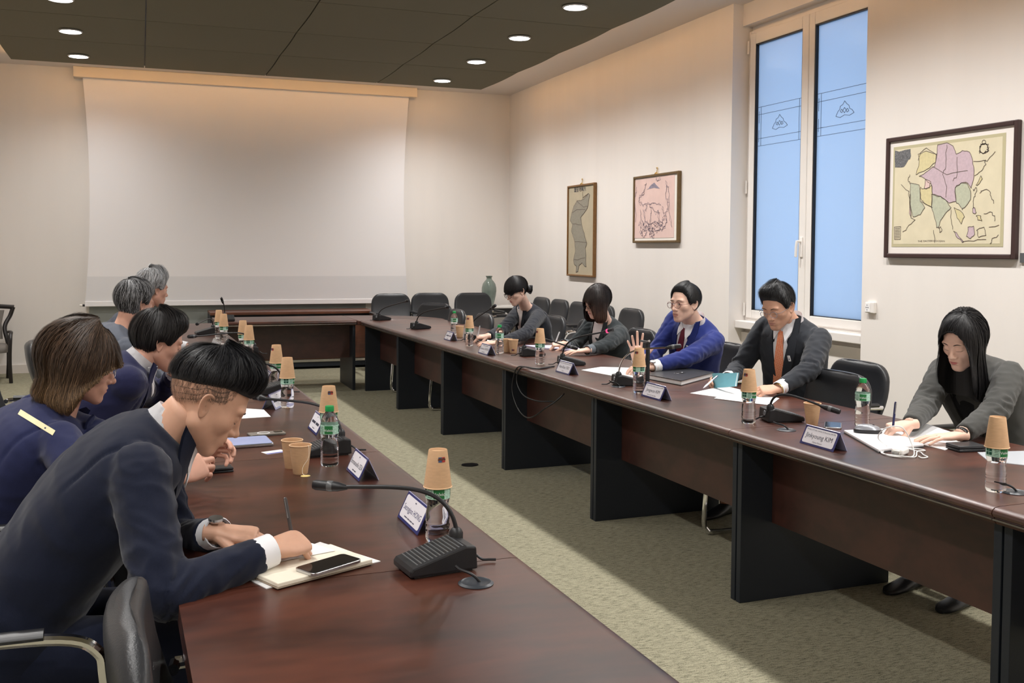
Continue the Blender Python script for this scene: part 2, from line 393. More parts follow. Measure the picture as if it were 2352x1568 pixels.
# window in the right wall
win = struct(MB().box((WX + .05, WY0 - .02, 3.395), (WX + .12, WY1 + .02, 3.45)).box((WX + .05, WY0 - .02, .90), (WX + .12, WY1 + .02, .94)).build('window_1', WHITE, smooth=0))
def rect_frame(y0, y1, z0, z1, l, r, t, b, x0, x1):
    m = MB()
    m.box((x0, y0, z0), (x1, y0 + r, z1)).box((x0, y1 - l, z0), (x1, y1, z1)).box((x0, y0 + r, z1 - t), (x1, y1 - l, z1)).box((x0, y0 + r, z0), (x1, y1 - l, z0 + b)); return m
ym = 6.735
rect_frame(WY0, WY1, .903, 3.40, .035, .035, .035, .03, WX + .012, WX + .1).build('frame', WHITE, win, smooth=0, bevel=.004)
sashes = []
for (y0, y1, l, r) in ((ym, WY1 - .03, .085, .085), (WY0 + .03, ym, .07, .085)):
    s = rect_frame(y0 + .003, y1 - .003, .925, 3.375, l, r, .10, .075, WX, WX + .06).build('sash', WHITE, win, smooth=0, bevel=.008)
    gy0, gy1 = y0 + r, y1 - l
    rect_frame(gy0, gy1, .997, 3.278, .014, .006, .014, .006, WX + .004, WX + .05).build('gasket', BLACKP, s, smooth=0)
    MB().box((WX + .030, gy0, .997), (WX + .036, gy1, 3.278)).build('pane', FROST, s, smooth=0)
    e = MB(); xe = WX + .0275
    def line(p, q, t_=.0035, e=e, xe=xe):
        p = np.array(p); q = np.array(q); d = unit(q - p); n_ = np.array([-d[1], d[0]]) * t_ / 2
        c4 = [p - n_, q - n_, q + n_, p + n_]
        e.add([(xe, a[0], a[1]) for a in c4] + [(xe + .002, a[0], a[1]) for a in c4], [(0, 1, 2, 3), (7, 6, 5, 4), (0, 4, 5, 1), (2, 6, 7, 3), (1, 5, 6, 2), (3, 7, 4, 0)])
    a0, a1 = gy0 + .012, gy1 - .012
    for z in (2.735, 2.405): line((a0, z), (a1, z))
    for z in (2.672, 2.468): line((a0 + .05, z), (a1 - .05, z))
    for yy, sg in ((a0, 1), (a1, -1)):
        line((yy + sg * .05, 2.735), (yy + sg * .05, 2.405)); line((yy, 2.672), (yy + sg * .08, 2.672)); line((yy, 2.468), (yy + sg * .08, 2.468))
        line((yy + sg * .02, 2.70), (yy + sg * .02, 2.60)); line((yy + sg * .02, 2.44), (yy + sg * .02, 2.54))
    c_y, c_z = (gy0 + gy1) / 2, 2.57
    cl = [(.10, -.035), (.075, .0), (.055, .012), (.05, .035), (.02, .045), (0, .07), (-.025, .045), (-.05, .03), (-.06, .005), (-.085, -.005), (-.11, -.03), (-.06, -.045), (0, -.035), (.05, -.05), (.10, -.035)]
    for a, b in zip(cl[:-1], cl[1:]): line((c_y + a[0], c_z + a[1]), (c_y + b[0], c_z + b[1]), .004)
    for ring in ([(.02, .0), (.0, .02), (-.02, .0), (0, -.02), (.02, 0)], [(.05, -.005), (.035, .012), (.02, 0), (.03, -.015), (.05, -.005)], [(-.05, -.01), (-.035, .01), (-.02, 0), (-.03, -.018), (-.05, -.01)]):
        for a, b in zip(ring[:-1], ring[1:]): line((c_y + a[0], c_z + a[1]), (c_y + b[0], c_z + b[1]), .004)
    e.build('etched_band', ETCH, s, smooth=0)
    sashes.append(s)
hn = MB().box((WX - .012, ym + .025, 1.46), (WX, ym + .06, 1.62)).tube([(WX - .012, ym + .042, 1.585), (WX - .045, ym + .042, 1.585)], .010, 10).tube(spline([(WX - .045, ym + .042, 1.592), (WX - .05, ym + .045, 1.55), (WX - .05, ym + .05, 1.46)], 5), .011, 10)
hn.build('handle', WHITE, sashes[0], bevel=.003)
for zz in (3.26, 2.06, 1.00):
    MB().tube([(WX - .008, WY1 - .022, zz - .055), (WX - .008, WY1 - .022, zz + .055)], .010, 10).build('hinge', WHITE, sashes[0])
struct(MB().box((XR + .06, WY0, .838), (WX + .09, WY1, .903)).build('trim_1', SILL, smooth=0, bevel=.006))
# grey panel on the back wall below the screen, skirting
struct(MB().box((-.585, YB - .02, .28), (2.79, YB, 1.2)).build('trim_2', GREYP, smooth=0))
struct(MB().box((XL, YB - .018, 0), (XR, YB, .10)).build('baseboard_back', SOFFIT, smooth=0))
struct(MB().box((XR - .018, WY1, 0), (XR, YB, .10)).box((XR - .018, YF, 0), (XR, WY0, .10)).build('baseboard_right', SOFFIT, smooth=0))

# projection screen
ps = thing('projection_screen', 'large white roll-down projection screen with beige casing on the back wall', 'screen', (1.36, YB - .09, 0))
MB().box((-2.09, -.06, 3.505), (2.09, .088, 3.63)).build('casing', CASING, ps, bevel=.006)
def scr(z0, z1, nv, y):
    P = []
    for z in np.linspace(z0, z1, nv):
        k = 1 - ((z - .79) / (3.51 - .79) * 2 - 1) ** 2; w_ = 1.99 - .065 * k
        P.append([(-w_ + 2 * w_ * t - (.0 if t < .5 else 0), y - .010 * math.sin(PI * t) * k, z) for t in np.linspace(0, 1, 25)])
    return np.array(P)
MB().grid(scr(1.145, 3.51, 24, 0)).grid(scr(1.145, 3.51, 24, .004), flip=True).build('screen_fabric', SCREENM, ps, smooth=60)
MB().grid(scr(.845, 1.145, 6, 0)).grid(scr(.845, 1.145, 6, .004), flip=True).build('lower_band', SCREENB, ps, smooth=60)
MB().box((-1.99, -.012, .785), (1.99, .012, .846)).build('hem_bar', SCREENM, ps, bevel=.004)
for sg in (-1, 1):
    MB().tube([(sg * 1.99, 0, .80), (sg * 2.015, 0, .80)], .014, 12).build('bar_end', BLACKP, ps)
    MB().tube([(sg * 2.015, 0, .80), (sg * 2.045, 0, .80)], .013, 12).build('bar_cap', WHITE, ps)

# low cabinet under the screen
cb = thing('cabinet', 'low mahogany cabinet below the screen, behind the far table', 'cabinet', (1.78, 12.86, 0))
MB().box((-.98, -.22, .03), (.98, .24, .09)).build('plinth', CHAR, cb, smooth=0)
MB().box((-.97, -.22, .12), (.97, .24, .66)).build('body', WOODC, cb, smooth=0)
MB().box((-1.0, -.26, .688), (1.0, .25, .722)).build('top', WOODC, cb, smooth=0, bevel=.005)
MB().box((-.985, -.21, .66), (.985, .23, .69)).build('shadow_gap', CHAR, cb, smooth=0)
MB().box((-.98, -.236, .09), (.98, -.22, .12)).build('metal_strip', SILVER, cb, smooth=0)
for k in range(4):
    d = MB().box((-.965 + .4825 * k + .006, -.238, .13), (-.965 + .4825 * (k + 1) - .006, -.22, .65)).build('door', WOODC, cb, smooth=0, bevel=.003)
    MB().tube([(-.965 + .4825 * k + .43, -.25, .50), (-.965 + .4825 * k + .43, -.25, .58)], .006, 8).build('handle', STEEL, d)
for sg in (-1, 1): MB().box((sg * 1.0 - (.03 if sg > 0 else 0), -.24, 0), (sg * 1.0 + (.03 if sg < 0 else 0), .245, .688)).build('side_panel', CHAR, cb, smooth=0)

# console shelf and vase in the far right corner
cs = thing('console_table', 'black console shelf with pale top in the far right corner', 'table', (4.42, 12.86, 0))
MB().box((-.36, -.2, .722), (.37, .2, .748)).build('top', SHELFW, cs, smooth=0, bevel=.004)
MB().box((-.34, -.18, .60), (.35, .19, .722)).build('drawer_box', BLACKP, cs, smooth=0)
for a in (-.32, .33):
    for b in (-.16, .17): MB().box((a - .02, b - .02, 0), (a + .02, b + .02, .60)).build('leg', BLACKP, cs, smooth=0)
vz = on_y(1123, 700, 12.86)
va = thing('vase', 'grey green glazed ceramic vase with narrow neck on the corner console', 'vase', (vz[0], 12.86, .748))
MB().lathe([(.001, 0), (.062, 0), (.066, .006), (.062, .014), (.078, .07), (.094, .14), (.101, .20), (.099, .245), (.086, .295), (.062, .33), (.043, .35), (.036, .362), (.036, .378), (.042, .392), (.050, .40), (.046, .403), (.033, .395), (.030, .36), (.001, .352)], 40).build('body', CELADON, va, smooth=60)

# wall switch box and plaque
sw = on_x(2001, 706, XR - .01)
t = thing('wall_switch', 'small white switch box on the right wall beside the window', 'switch', (XR, sw[1], sw[2]))
MB().box((-.026, -.045, -.038), (0, .045, .038)).build('housing', WHITE, t, smooth=0, bevel=.004)
MB().box((-.03, -.01, -.03), (-.026, .04, .03)).build('front_plate', PAPER, t, smooth=0)
for dy, dz in ((.018, .016), (.018, 0), (.018, -.016), (.03, 0), (.006, 0)): MB().tube([(-.032, dy, dz), (-.03, dy, dz)], .003, 8).build('button', INKS, t)
pq = on_x(2350, 592, XR)
MB().box((XR - .012, pq[1] - .06, pq[2] - .028), (XR, pq[1] + .012, pq[2] + .028)).build('wall_plaque', GREYPL, smooth=0)
tag(bpy.data.objects['wall_plaque'], 'small dark grey plaque on the wall right of the large map', 'plaque')

# ------------------------------------------------------------------ framed maps on the right wall
def wall_pt(x, y, off): return on_x(x, y, XR - off)
def hang(name, label, c4, depth, border, fmat, mats_paper, ring=False):
    """c4: pixel corners tl,tr,br,bl of the frame's outer edge -> upright rectangle on the wall"""
    P = [wall_pt(*c, depth) for c in c4]
    yl = (P[0][1] + P[3][1]) / 2; yr = (P[1][1] + P[2][1]) / 2; zt = (P[0][2] + P[1][2]) / 2; zb = (P[2][2] + P[3][2]) / 2
    t = thing(name, label, 'picture', (XR, (yl + yr) / 2, zb))
    a, b, h = yr - (yl + yr) / 2, yl - (yl + yr) / 2, zt - zb
    rect_frame(a, b, 0, h, border, border, border, border, -depth, 0).build('frame', fmat, t, smooth=0, bevel=.006)
    MB().box((-depth + .016, a + border * .8, border * .8), (-.003, b - border * .8, h - border * .8)).build('mount', mats_paper, t, smooth=0)
    if ring:
        m = MB().lathe([(.018, -.004), (.022, 0), (.014, .012), (.006, .018), (.001, .02)], 12, (-.02, 0, h)); m.tube([(-.015, 0, h + .015), (-.012, 0, h + .055)], .004, 8).ell((-.014, 0, h + .06), (.009, .009, .009), 10, 6)
        m.build('hanger', GOLD, t)
    return t, (a, b, h, zb, (yl + yr) / 2)
def on_sheet(t, info, pts, dx):
    """pixel outline -> points on the sheet, in the picture's own frame"""
    out = []
    for (x, y) in pts:
        q = on_x(x, y, XR + dx); out.append((q[1] - info[4], q[2] - info[3]))
    return out
def poly_part(t, name, pts, dx, m, th=.0008):
    P = np.array(pts)
    area = np.sum(P[:, 0] * np.roll(P[:, 1], -1) - np.roll(P[:, 0], -1) * P[:, 1])
    if area > 0: P = P[::-1]
    n = len(P); v = [(dx, a, b) for a, b in P] + [(dx + th, a, b) for a, b in P]
    MBo = MB().add(v, [tuple(range(n)), tuple(range(2 * n - 1, n - 1, -1))] + [((i + 1) % n, i, n + i, n + (i + 1) % n) for i in range(n)])
    return MBo.build(name, m, t, smooth=0)
def strokes(t, name, lines, dx, m, wd=.003):
    e = MB()
    for L_ in lines:
        P = np.array(L_, float)
        for p, q in zip(P[:-1], P[1:]):
            d = unit(np.append(q - p, 0))[:2]; n_ = np.array([-d[1], d[0]]) * wd / 2
            c4 = [p - n_ - d * wd * .3, q - n_ + d * wd * .3, q + n_ + d * wd * .3, p + n_ - d * wd * .3]
            e.add([(dx, a[0], a[1]) for a in c4], [(3, 2, 1, 0)])
    return e.build(name, m, t, smooth=0)
def wob(P, amp, closed=True, seed=0, n=3):
    r = np.random.default_rng(seed); P = np.array(P, float); Q = []
    for i in range(len(P) if closed else len(P) - 1):
        a, b = P[i], P[(i + 1) % len(P)]
        for k in range(n):
            Q.append(a + (b - a) * k / n + (r.normal(0, amp, 2) if k else 0))
    if not closed: Q.append(P[-1])
    return np.array(Q)
# large map of Asia
MAPP = mat('map_paper', srgb(214, 204, 176), .7, var=.05, vscale=(9, 9, 9)); MAPE = mat('map_edge', srgb(186, 178, 144), .7)
MPUR = mat('map_purple', srgb(194, 172, 180), .7, var=.07, vscale=(60, 60, 60)); MGRN = mat('map_green', srgb(182, 184, 162), .7, var=.08, vscale=(60, 60, 60)); MYEL = mat('map_yellow', srgb(208, 196, 152), .7, var=.06, vscale=(60, 60, 60))
MPNK = mat('map_pink', srgb(214, 188, 182), .7); MLIN = mat('map_line', srgb(104, 92, 84), .8); MDRK = mat('map_vignette', srgb(104, 104, 106), .8, var=.45, vscale=(120, 120, 120)); MOUNT = mat('map_mount', (.80, .745, .70), .7)
t, inf = hang('framed_map', 'large framed antique map of Asia in a dark brown frame right of the window', [(2034.8, 317), (2337, 274.8), (2330.5, 597.5), (2028.4, 590)], .035, .030, BROWNF, MOUNT)
D0 = -.022
f1 = lambda pts: on_sheet(t, inf, [(2010 + a * .236, 250 + b * .236) for a, b in pts], D0)
q = f1([(178, 370), (1270, 235), (1245, 1345), (160, 1338)])
ya, yb = (q[1][0] + q[2][0]) / 2, (q[0][0] + q[3][0]) / 2; za, zb_ = (q[2][1] + q[3][1]) / 2, (q[0][1] + q[1][1]) / 2
MB().box((D0 + .001, ya, za), (D0 + .004, yb, zb_)).build('map_sheet', MAPE, t, smooth=0)
MB().box((D0 + .0002, ya + .022, za + .018), (D0 + .003, yb - .018, zb_ - .02)).build('map_field', MAPP, t, smooth=0)
lands = [(MPUR, [(610, 350), (700, 330), (760, 360), (790, 440), (850, 405), (920, 420), (950, 500), (965, 600), (955, 700), (935, 770), (900, 720), (840, 720), (780, 770), (790, 900), (720, 915), (680, 880), (640, 850), (560, 830), (550, 730), (500, 690), (430, 655), (490, 620), (580, 560), (600, 470)]),
         (MGRN, [(780, 770), (840, 720), (900, 730), (930, 800), (930, 880), (880, 950), (850, 980), (820, 930), (790, 900)]), (MGRN, [(550, 830), (640, 850), (700, 900), (740, 960), (690, 1010), (640, 1080), (620, 1160), (600, 1140), (570, 1010), (550, 960)]),
         (MYEL, [(445, 760), (500, 780), (550, 740), (560, 830), (550, 950), (480, 920), (445, 870)]), (MGRN, [(345, 720), (430, 740), (440, 900), (485, 960), (440, 1030), (370, 1050), (350, 960), (345, 830)]),
         (MYEL, [(420, 440), (500, 410), (600, 440), (590, 520), (500, 590), (430, 620), (400, 640), (430, 520)]), (MPNK, [(490, 690), (545, 710), (530, 770), (480, 770)]), (MPUR, [(905, 1150), (960, 1140), (970, 1220), (930, 1260), (890, 1240)]),
         (MYEL, [(770, 960), (830, 990), (870, 1050), (840, 1120), (800, 1060)]), (MPUR, [(765, 1190), (800, 1215), (860, 1290), (850, 1300), (790, 1240)]), (MYEL, [(985, 740), (1030, 650), (1045, 680), (1000, 740)]), (MPUR, [(950, 970), (970, 960), (985, 1010), (955, 1015)]), (MYEL, [(985, 1040), (1030, 1040), (1040, 1090), (1000, 1080)]), (MPNK, [(340, 830), (350, 1050), (335, 1000)])]
L_ = []
for k, (m, p) in enumerate(lands):
    W_ = wob(f1(p), .003, seed=k); poly_part(t, 'land_area', W_, D0 - .0006 - .00005 * k, m); L_.append(np.vstack([W_, W_[:1]]))
for k, p in enumerate([[(255, 735), (330, 800), (340, 900), (350, 1060), (390, 1080), (330, 1130), (270, 1195)], [(340, 640), (320, 690), (340, 730)], [(600, 450), (500, 380), (440, 430), (420, 500)], [(960, 510), (1060, 500), (1080, 540), (1040, 600), (970, 650)], [(1060, 500), (1090, 510), (1170, 415)],
                       [(955, 780), (990, 770), (975, 850), (955, 900), (960, 960)], [(1020, 820), (1050, 795), (1110, 795), (1130, 850), (1155, 920)], [(740, 980), (745, 1100), (755, 1170)], [(860, 1290), (1000, 1270), (1080, 1270)], [(990, 1180), (1060, 1150), (1080, 1230), (1010, 1250), (990, 1180)], [(1110, 1150), (1205, 1130)],
                       [(1060, 1020), (1120, 1000), (1160, 1040), (1165, 1090)], [(1120, 1310), (1140, 1260), (1200, 1225)], [(570, 1180), (580, 1300)], [(620, 1160), (640, 1145), (650, 1185), (630, 1200), (620, 1160)], [(700, 350), (690, 450), (690, 560), (660, 640), (700, 760), (690, 860)], [(800, 470), (800, 640), (760, 700)], [(560, 560), (700, 640), (900, 600)], [(450, 900), (560, 960)]]):
    L_.append(wob(f1(p), .004, closed=False, seed=50 + k))
strokes(t, 'map_outline', L_, D0 - .0016, MLIN, .0035)
poly_part(t, 'title_vignette', wob(f1([(195, 405), (345, 390), (340, 490), (280, 565), (195, 570)]), .004, seed=3), D0 - .0007, MDRK)
el = [(1060 + 42 * math.cos(a), 385 + 48 * math.sin(a)) for a in np.linspace(0, 2 * PI, 17)]; el2 = [(1060 + 18 * math.cos(a), 325 + 22 * math.sin(a)) for a in np.linspace(0, 2 * PI, 13)]
leg = [[(188, 1150), (250, 1145), (245, 1270), (190, 1270), (188, 1150)]] + [[(195, 1165 + 15 * k), (240, 1163 + 15 * k)] for k in range(7)]
strokes(t, 'cartouche', [f1(el), f1(el2), wob(f1(el), .006, seed=4)] + [f1(p) for p in leg], D0 - .0008, MLIN, .004)
v, f = text_mesh('THE EASTERN OCEAN', .016); m = MB(); pc = f1([(545, 1285)])[0]
m.add(np.c_[np.full(len(v), D0 - .0008), pc[0] - v[:, 0] * 1.5, pc[1] + v[:, 1] - .10 * (v[:, 0]) ** 2 * 4], f); m.build('map_lettering', MLIN, t, smooth=0)
# narrow map of the peninsula
KP = mat('old_map_paper', srgb(178, 166, 142), .8, var=.05, vscale=(10, 10, 10)); KG = mat('map_grey', srgb(142, 136, 122), .8, var=.08, vscale=(50, 50, 50))
t, inf = hang('framed_map', 'tall narrow framed old map of a peninsula, leftmost on the right wall', [(1302, 428), (1364, 418), (1362, 637), (1301, 633)], .04, .022, GOLDF, KP, True)
D1 = -.026
f2 = lambda pts: on_sheet(t, inf, [(1270 + a * .185, 370 + b * .185) for a, b in pts], D1)
kp = wob(f2([(385, 470), (440, 400), (455, 420), (435, 540), (430, 580), (380, 650), (345, 700), (355, 780), (380, 870), (400, 950), (420, 1020), (400, 1080), (410, 1180), (405, 1250), (415, 1310), (390, 1300), (360, 1260), (320, 1300), (310, 1370), (285, 1380), (290, 1300), (265, 1280), (255, 1230), (280, 1120), (270, 1000), (250, 930), (230, 870), (245, 780), (215, 740), (235, 640), (260, 560), (300, 490), (340, 490)]), .003, seed=1)
poly_part(t, 'land_area', kp, D1, KG)
strokes(t, 'map_outline', [np.vstack([kp, kp[:1]])] + [wob(f2(p), .004, False, 9 + k) for k, p in enumerate([[(240, 640), (300, 600), (400, 600)], [(300, 500), (380, 570), (430, 560)], [(250, 780), (350, 790)], [(270, 1000), (420, 1010)], [(265, 1220), (400, 1200)], [(370, 380), (370, 460), (440, 400)]])], D1 - .0008, MLIN, .006)
m = MB(); gx = f2([(265, 360), (410, 345)])
v, f = text_mesh('圖全地韓大', .06)
if len(v): m.add(np.c_[np.full(len(v), D1 - .001), (gx[0][0] + gx[1][0]) / 2 - v[:, 0] * (abs(gx[0][0] - gx[1][0]) / max(np.ptp(v[:, 0]), 1e-6)), (gx[0][1] + gx[1][1]) / 2 + v[:, 1]], f); m.build('map_title', INK, t, smooth=0)
# square pink map
PKP = mat('pink_map_paper', srgb(222, 192, 184), .8, var=.05, vscale=(7, 7, 7)); PLN = mat('map_blue_line', srgb(112, 104, 122), .8); PWM = mat('white_mount', (.80, .76, .70), .7)
t, inf = hang('framed_map', 'squarish framed pink old map with fine drawn lines, between the narrow map and the window', [(1453, 406), (1557, 392), (1556, 558), (1453, 557)], .04, .024, GOLDF2, PWM, True)
f3 = lambda pts: on_sheet(t, inf, [(1270 + a * .185, 370 + b * .185) for a, b in pts], D1)
q = f3([(1000, 225), (1515, 150), (1512, 970), (1002, 985)]); ya, yb = (q[1][0] + q[2][0]) / 2, (q[0][0] + q[3][0]) / 2; za, zb_ = (q[2][1] + q[3][1]) / 2, (q[0][1] + q[1][1]) / 2
MB().box((D1 - .0005, ya + .012, za + .02), (D1 + .002, yb - .012, zb_ - .012)).build('map_sheet', PKP, t, smooth=0)
poly_part(t, 'mountain', wob(f3([(1165, 355), (1200, 320), (1260, 265), (1300, 310), (1330, 340), (1260, 330)]), .003, seed=2), D1 - .0016, mat('map_mountain', srgb(140, 132, 146), .8, var=.3, vscale=(80, 80, 80)))
LL = []
for k, p in enumerate([[(1140, 400), (1080, 450), (1070, 500), (1130, 540), (1230, 520), (1340, 545)], [(1085, 600), (1100, 720), (1130, 800), (1180, 830)], [(1120, 600), (1150, 750), (1200, 780), (1300, 760), (1370, 770)], [(1360, 560), (1390, 680), (1360, 760)], [(1420, 300), (1400, 420), (1430, 560), (1400, 680), (1420, 760), (1360, 860)], [(1160, 270), (1150, 340), (1100, 420)],
                       [(1090, 900), (1130, 850), (1170, 880), (1130, 950), (1090, 900)], [(1200, 900), (1235, 870), (1260, 910), (1235, 950), (1200, 900)], [(1220, 590), (1215, 760)], [(1310, 600), (1310, 760)], [(1400, 240), (1450, 420), (1440, 620), (1480, 820)], [(1040, 320), (1020, 520), (1030, 760)], [(1280, 240), (1340, 220)], [(1180, 830), (1300, 860), (1400, 830)], [(1160, 540), (1160, 620)], [(1200, 540), (1260, 620), (1330, 640)]]):
    LL += [wob(f3(p), .010, False, 70 + k, 5), wob(f3(p), .014, False, 90 + k, 5)]
r_ = np.random.default_rng(5)
for k in range(60):
    a = f3([(1080 + 320 * r_.random(), 760 + 110 * r_.random())])[0]; LL.append(np.array([a, a + r_.normal(0, .02, 2), np.array(a) + r_.normal(0, .02, 2)]))
strokes(t, 'map_outline', LL, D1 - .0026, PLN, .0028)

# ------------------------------------------------------------------ tables
TZ = .745
SLOPE = .0245          # the long rows stand a touch askew to the walls
def edge_r(y): return 2.375 - SLOPE * (y - 2.3)
def edge_l(y): return .897 - .0225 * (y - 1.5)
def table(label, loc, rz, length, depth, ends=(True, True), group='mahogany table modules'):
    """local: x along the aisle edge (0..length), y away from the aisle (0..depth)"""
    t = thing('conference_table', label, 'table', loc, rz, group)
    g = .0015
    # moulded aisle edge: rounded lip above a silver line above a set-back apron
    prof = [(depth, TZ), (.030, TZ), (.012, TZ - .003), (.003, TZ - .010), (0, TZ - .018), (.004, TZ - .027), (.012, TZ - .031), (.012, TZ - .042), (.02, TZ - .052), (depth, TZ - .052)]
    def ext(pr, x0, x1):
        a = np.array([(x0, p, z) for p, z in pr]); b = np.array([(x1, p, z) for p, z in pr]); n = len(pr)
        return MB().add(np.vstack([a, b]), [tuple(range(n)), tuple(range(2 * n - 1, n - 1, -1))] + [(i, n + i, n + (i + 1) % n, (i + 1) % n) for i in range(n)])
    ext(prof, g, length - g).build('tabletop', WOOD, t, smooth=30)
    ext([(.013, TZ - .033), (.002, TZ - .0335), (.002, TZ - .0385), (.013, TZ - .040)], g, length - g).build('silver_line', SILVER, t, smooth=0)
    for k, e in enumerate(ends):
        if e:
            x0 = .004 if k == 0 else length - .034
            MB().box((x0, .048, 0), (x0 + .030, depth - .05, TZ - .053)).build('end_panel', CHAR, t, smooth=0, bevel=.002)
    MB().box((.036, .205, .335), (length - .036, .225, TZ - .053)).build('modesty_panel', WOODP, t, smooth=0)
    return t
ROT_R = PI / 2 + math.atan(SLOPE)
def rot_r(y): return ROT_R
YR = [-.467 + 1.3845 * k for k in range(9)]       # seams of the right row
ordr = ['nearest, cut by the right edge of the photo', 'second from the right edge of the photo', 'under the loose cable loop', 'in front of the woman with the brown bob', 'in front of the woman with the hair bun', 'with two idle microphones, before the corner']
# local x runs along +Y, y away from the aisle -> mirror by rotating so that y points to +X
class _Dummy: pass
def table_r(y0, y1, label):
    L = (y1 - y0); x = edge_r(y1)
    return table(label, (x, y1, 0), -PI / 2 + math.atan(SLOPE), L, .90)
for k in range(1, 8):
    lab = {1: 'mahogany table module of the right row, nearest, cut by the right edge of the photo', 2: 'mahogany table module of the right row with name plate and white charger on it', 3: 'mahogany table module of the right row in front of the man with the orange tie',
           4: 'mahogany table module of the right row with the black cable loop hanging over it', 5: 'mahogany table module of the right row in front of the woman with the brown bob', 6: 'mahogany table module of the right row in front of the woman with the hair bun', 7: 'farthest mahogany table module of the right row, two idle microphones on it'}[k]
    table_r(YR[k], YR[k + 1] if k < 7 else 10.53, lab)
def table_l(y0, y1, label):
    return table(label, (edge_l(y0), y0, 0), PI / 2 + math.atan(.0225), y1 - y0, .81)
YLs = [-.467 + 1.3845 * k for k in range(9)]
for k in range(1, 8):
    lab = {1: 'mahogany table module of the left row, nearest, empty glossy top at the bottom', 2: 'mahogany table module of the left row with the notebook and smartphone on it', 3: 'mahogany table module of the left row with the tablet and silver phone on it', 4: 'mahogany table module of the left row in front of the man with thick dark hair',
           5: 'mahogany table module of the left row in front of the grey haired man', 6: 'mahogany table module of the left row with the open laptop on it', 7: 'farthest mahogany table module of the left row, mostly hidden'}[k]
    table_l(YLs[k], YLs[k + 1] if k < 7 else 10.53, lab)
table('mahogany table across the far end, below the projection screen', (.72, 10.56, 0), 0, 1.42, .82)
# corner piece joining the far table and the right row, its outer corner rounded
ct = thing('corner_table', 'rounded mahogany corner table top joining the far table to the right row', 'table', (2.16, 10.56, 0))
arc = [(1.02 * math.cos(a) * .93, .82 * math.sin(a)) for a in np.linspace(0, PI / 2, 12)]
MB().prism([(.0, 0)] + [(p[0], p[1]) for p in arc] + [(-.015, .82), (-.015, 0)], .052, z0=TZ - .052).build('tabletop', WOOD, ct, smooth=30, bevel=.008)
MB().lathe([(.05, 0), (.05, TZ - .053)], 16, (.3, .3, 0)).build('leg', CHAR, ct)
# ------------------------------------------------------------------ chairs
def slab_loft(sections, n=28, ex=3.2):
    """sections: (cx,cy,cz, half-width along x, half-thickness along y, tilt) -> rounded pad rings stacked upward"""
    an = np.linspace(0, 2 * PI, n, endpoint=False); R = []
    for (c, a, b, ty) in sections:
        cs, sn = np.cos(an), np.sin(an)
        x = a * np.sign(cs) * np.abs(cs) ** (2 / ex); y = b * np.sign(sn) * np.abs(sn) ** (2 / ex)
        bow = ty * (x / (a + 1e-9)) ** 2
        R.append(np.c_[c[0] + x, c[1] + y + bow, np.full(n, c[2])])
    return np.array(R)
def make_chair(top=.90, wide=.245, wall=False):
    t = thing('conference_chair', '', 'chair')
    # seat: a padded cushion
    S = []
    for z, k in ((.395, .86), (.405, .97), (.43, 1.0), (.455, .985), (.472, .90), (.478, .70)):
        S.append(((0, 0.02, z), .25 * k, .245 * k, 0))
    MB().loft(slab_loft(S, 32, 4)).build('seat', LEATHER, t, smooth=70)
    # reclined backrest with rounded upper corners
    S = []; z0, r = .47, .09
    zs = np.concatenate([[z0, z0 + .012], np.linspace(z0 + .05, top - r, 7), top - r + r * np.sin(np.linspace(.25, PI / 2, 7))])
    for z in zs:
        v = (z - z0) / (top - z0)
        a = wide * (.90 + .14 * math.sin(PI * min(1, v * .95)))
        if z > top - r: a = a - r + math.sqrt(max(0, r * r - (z - top + r) ** 2)); a = max(a, .02)
        b = .034 * (.55 if z < z0 + .01 else 1) * (1 if z < top - .03 else max(.35, math.sqrt(max(0, 1 - ((z - top + .03) / .03) ** 2)) ))
        y = -.235 - .13 * v - .03 * math.sin(PI * v)
        S.append(((0, y, z), a, b, .022))
    MB().loft(slab_loft(S, 36, 3.4)).build('backrest', LEATHER, t, smooth=70)
    fr = MB()
    for sg in (-1, 1):
        x = sg * .275
        fr.tube(spline([(x, -.27, .655), (x, -.05, .662), (x, .16, .655), (x, .235, .62), (x, .25, .55), (x, .275, .30), (x, .29, .09), (x, .275, .03), (x, .22, .015), (x, -.05, .014), (x, -.23, .014), (x * .93, -.27, .014), (x * .8, -.285, .014)], 5), .0135, 10)
    fr.tube([(-.22, -.285, .014), (.22, -.285, .014)], .0135, 10); fr.tube([(-.275, .262, .42), (-.24, .2, .415), (.24, .2, .415), (.275, .262, .42)], .011, 8)
    fr.tube([(-.275, -.27, .655), (-.24, -.275, .655)], .012, 8); fr.tube([(.275, -.27, .655), (.24, -.275, .655)], .012, 8)
    fr.build('frame', CHROME, t)
    for sg in (-1, 1):
        MB().loft(np.array([[(sg * .275 + .022 * c, y, .670 + .012 * s_) for c, s_ in [(math.cos(a), math.sin(a)) for a in np.linspace(0, -2 * PI, 12, endpoint=False)]] for y in (-.24, -.235, -.1, .05, .125, .13)])).build('armrest', PAD, t, smooth=50)
    return t
FR, FL, FB, FF = PI / 2, -PI / 2, PI, 0        # facing -X, +X, -Y, +Y
CH = make_chair(.88)
GT, GW = 'black leather conference chairs', 'black leather chairs along the walls'
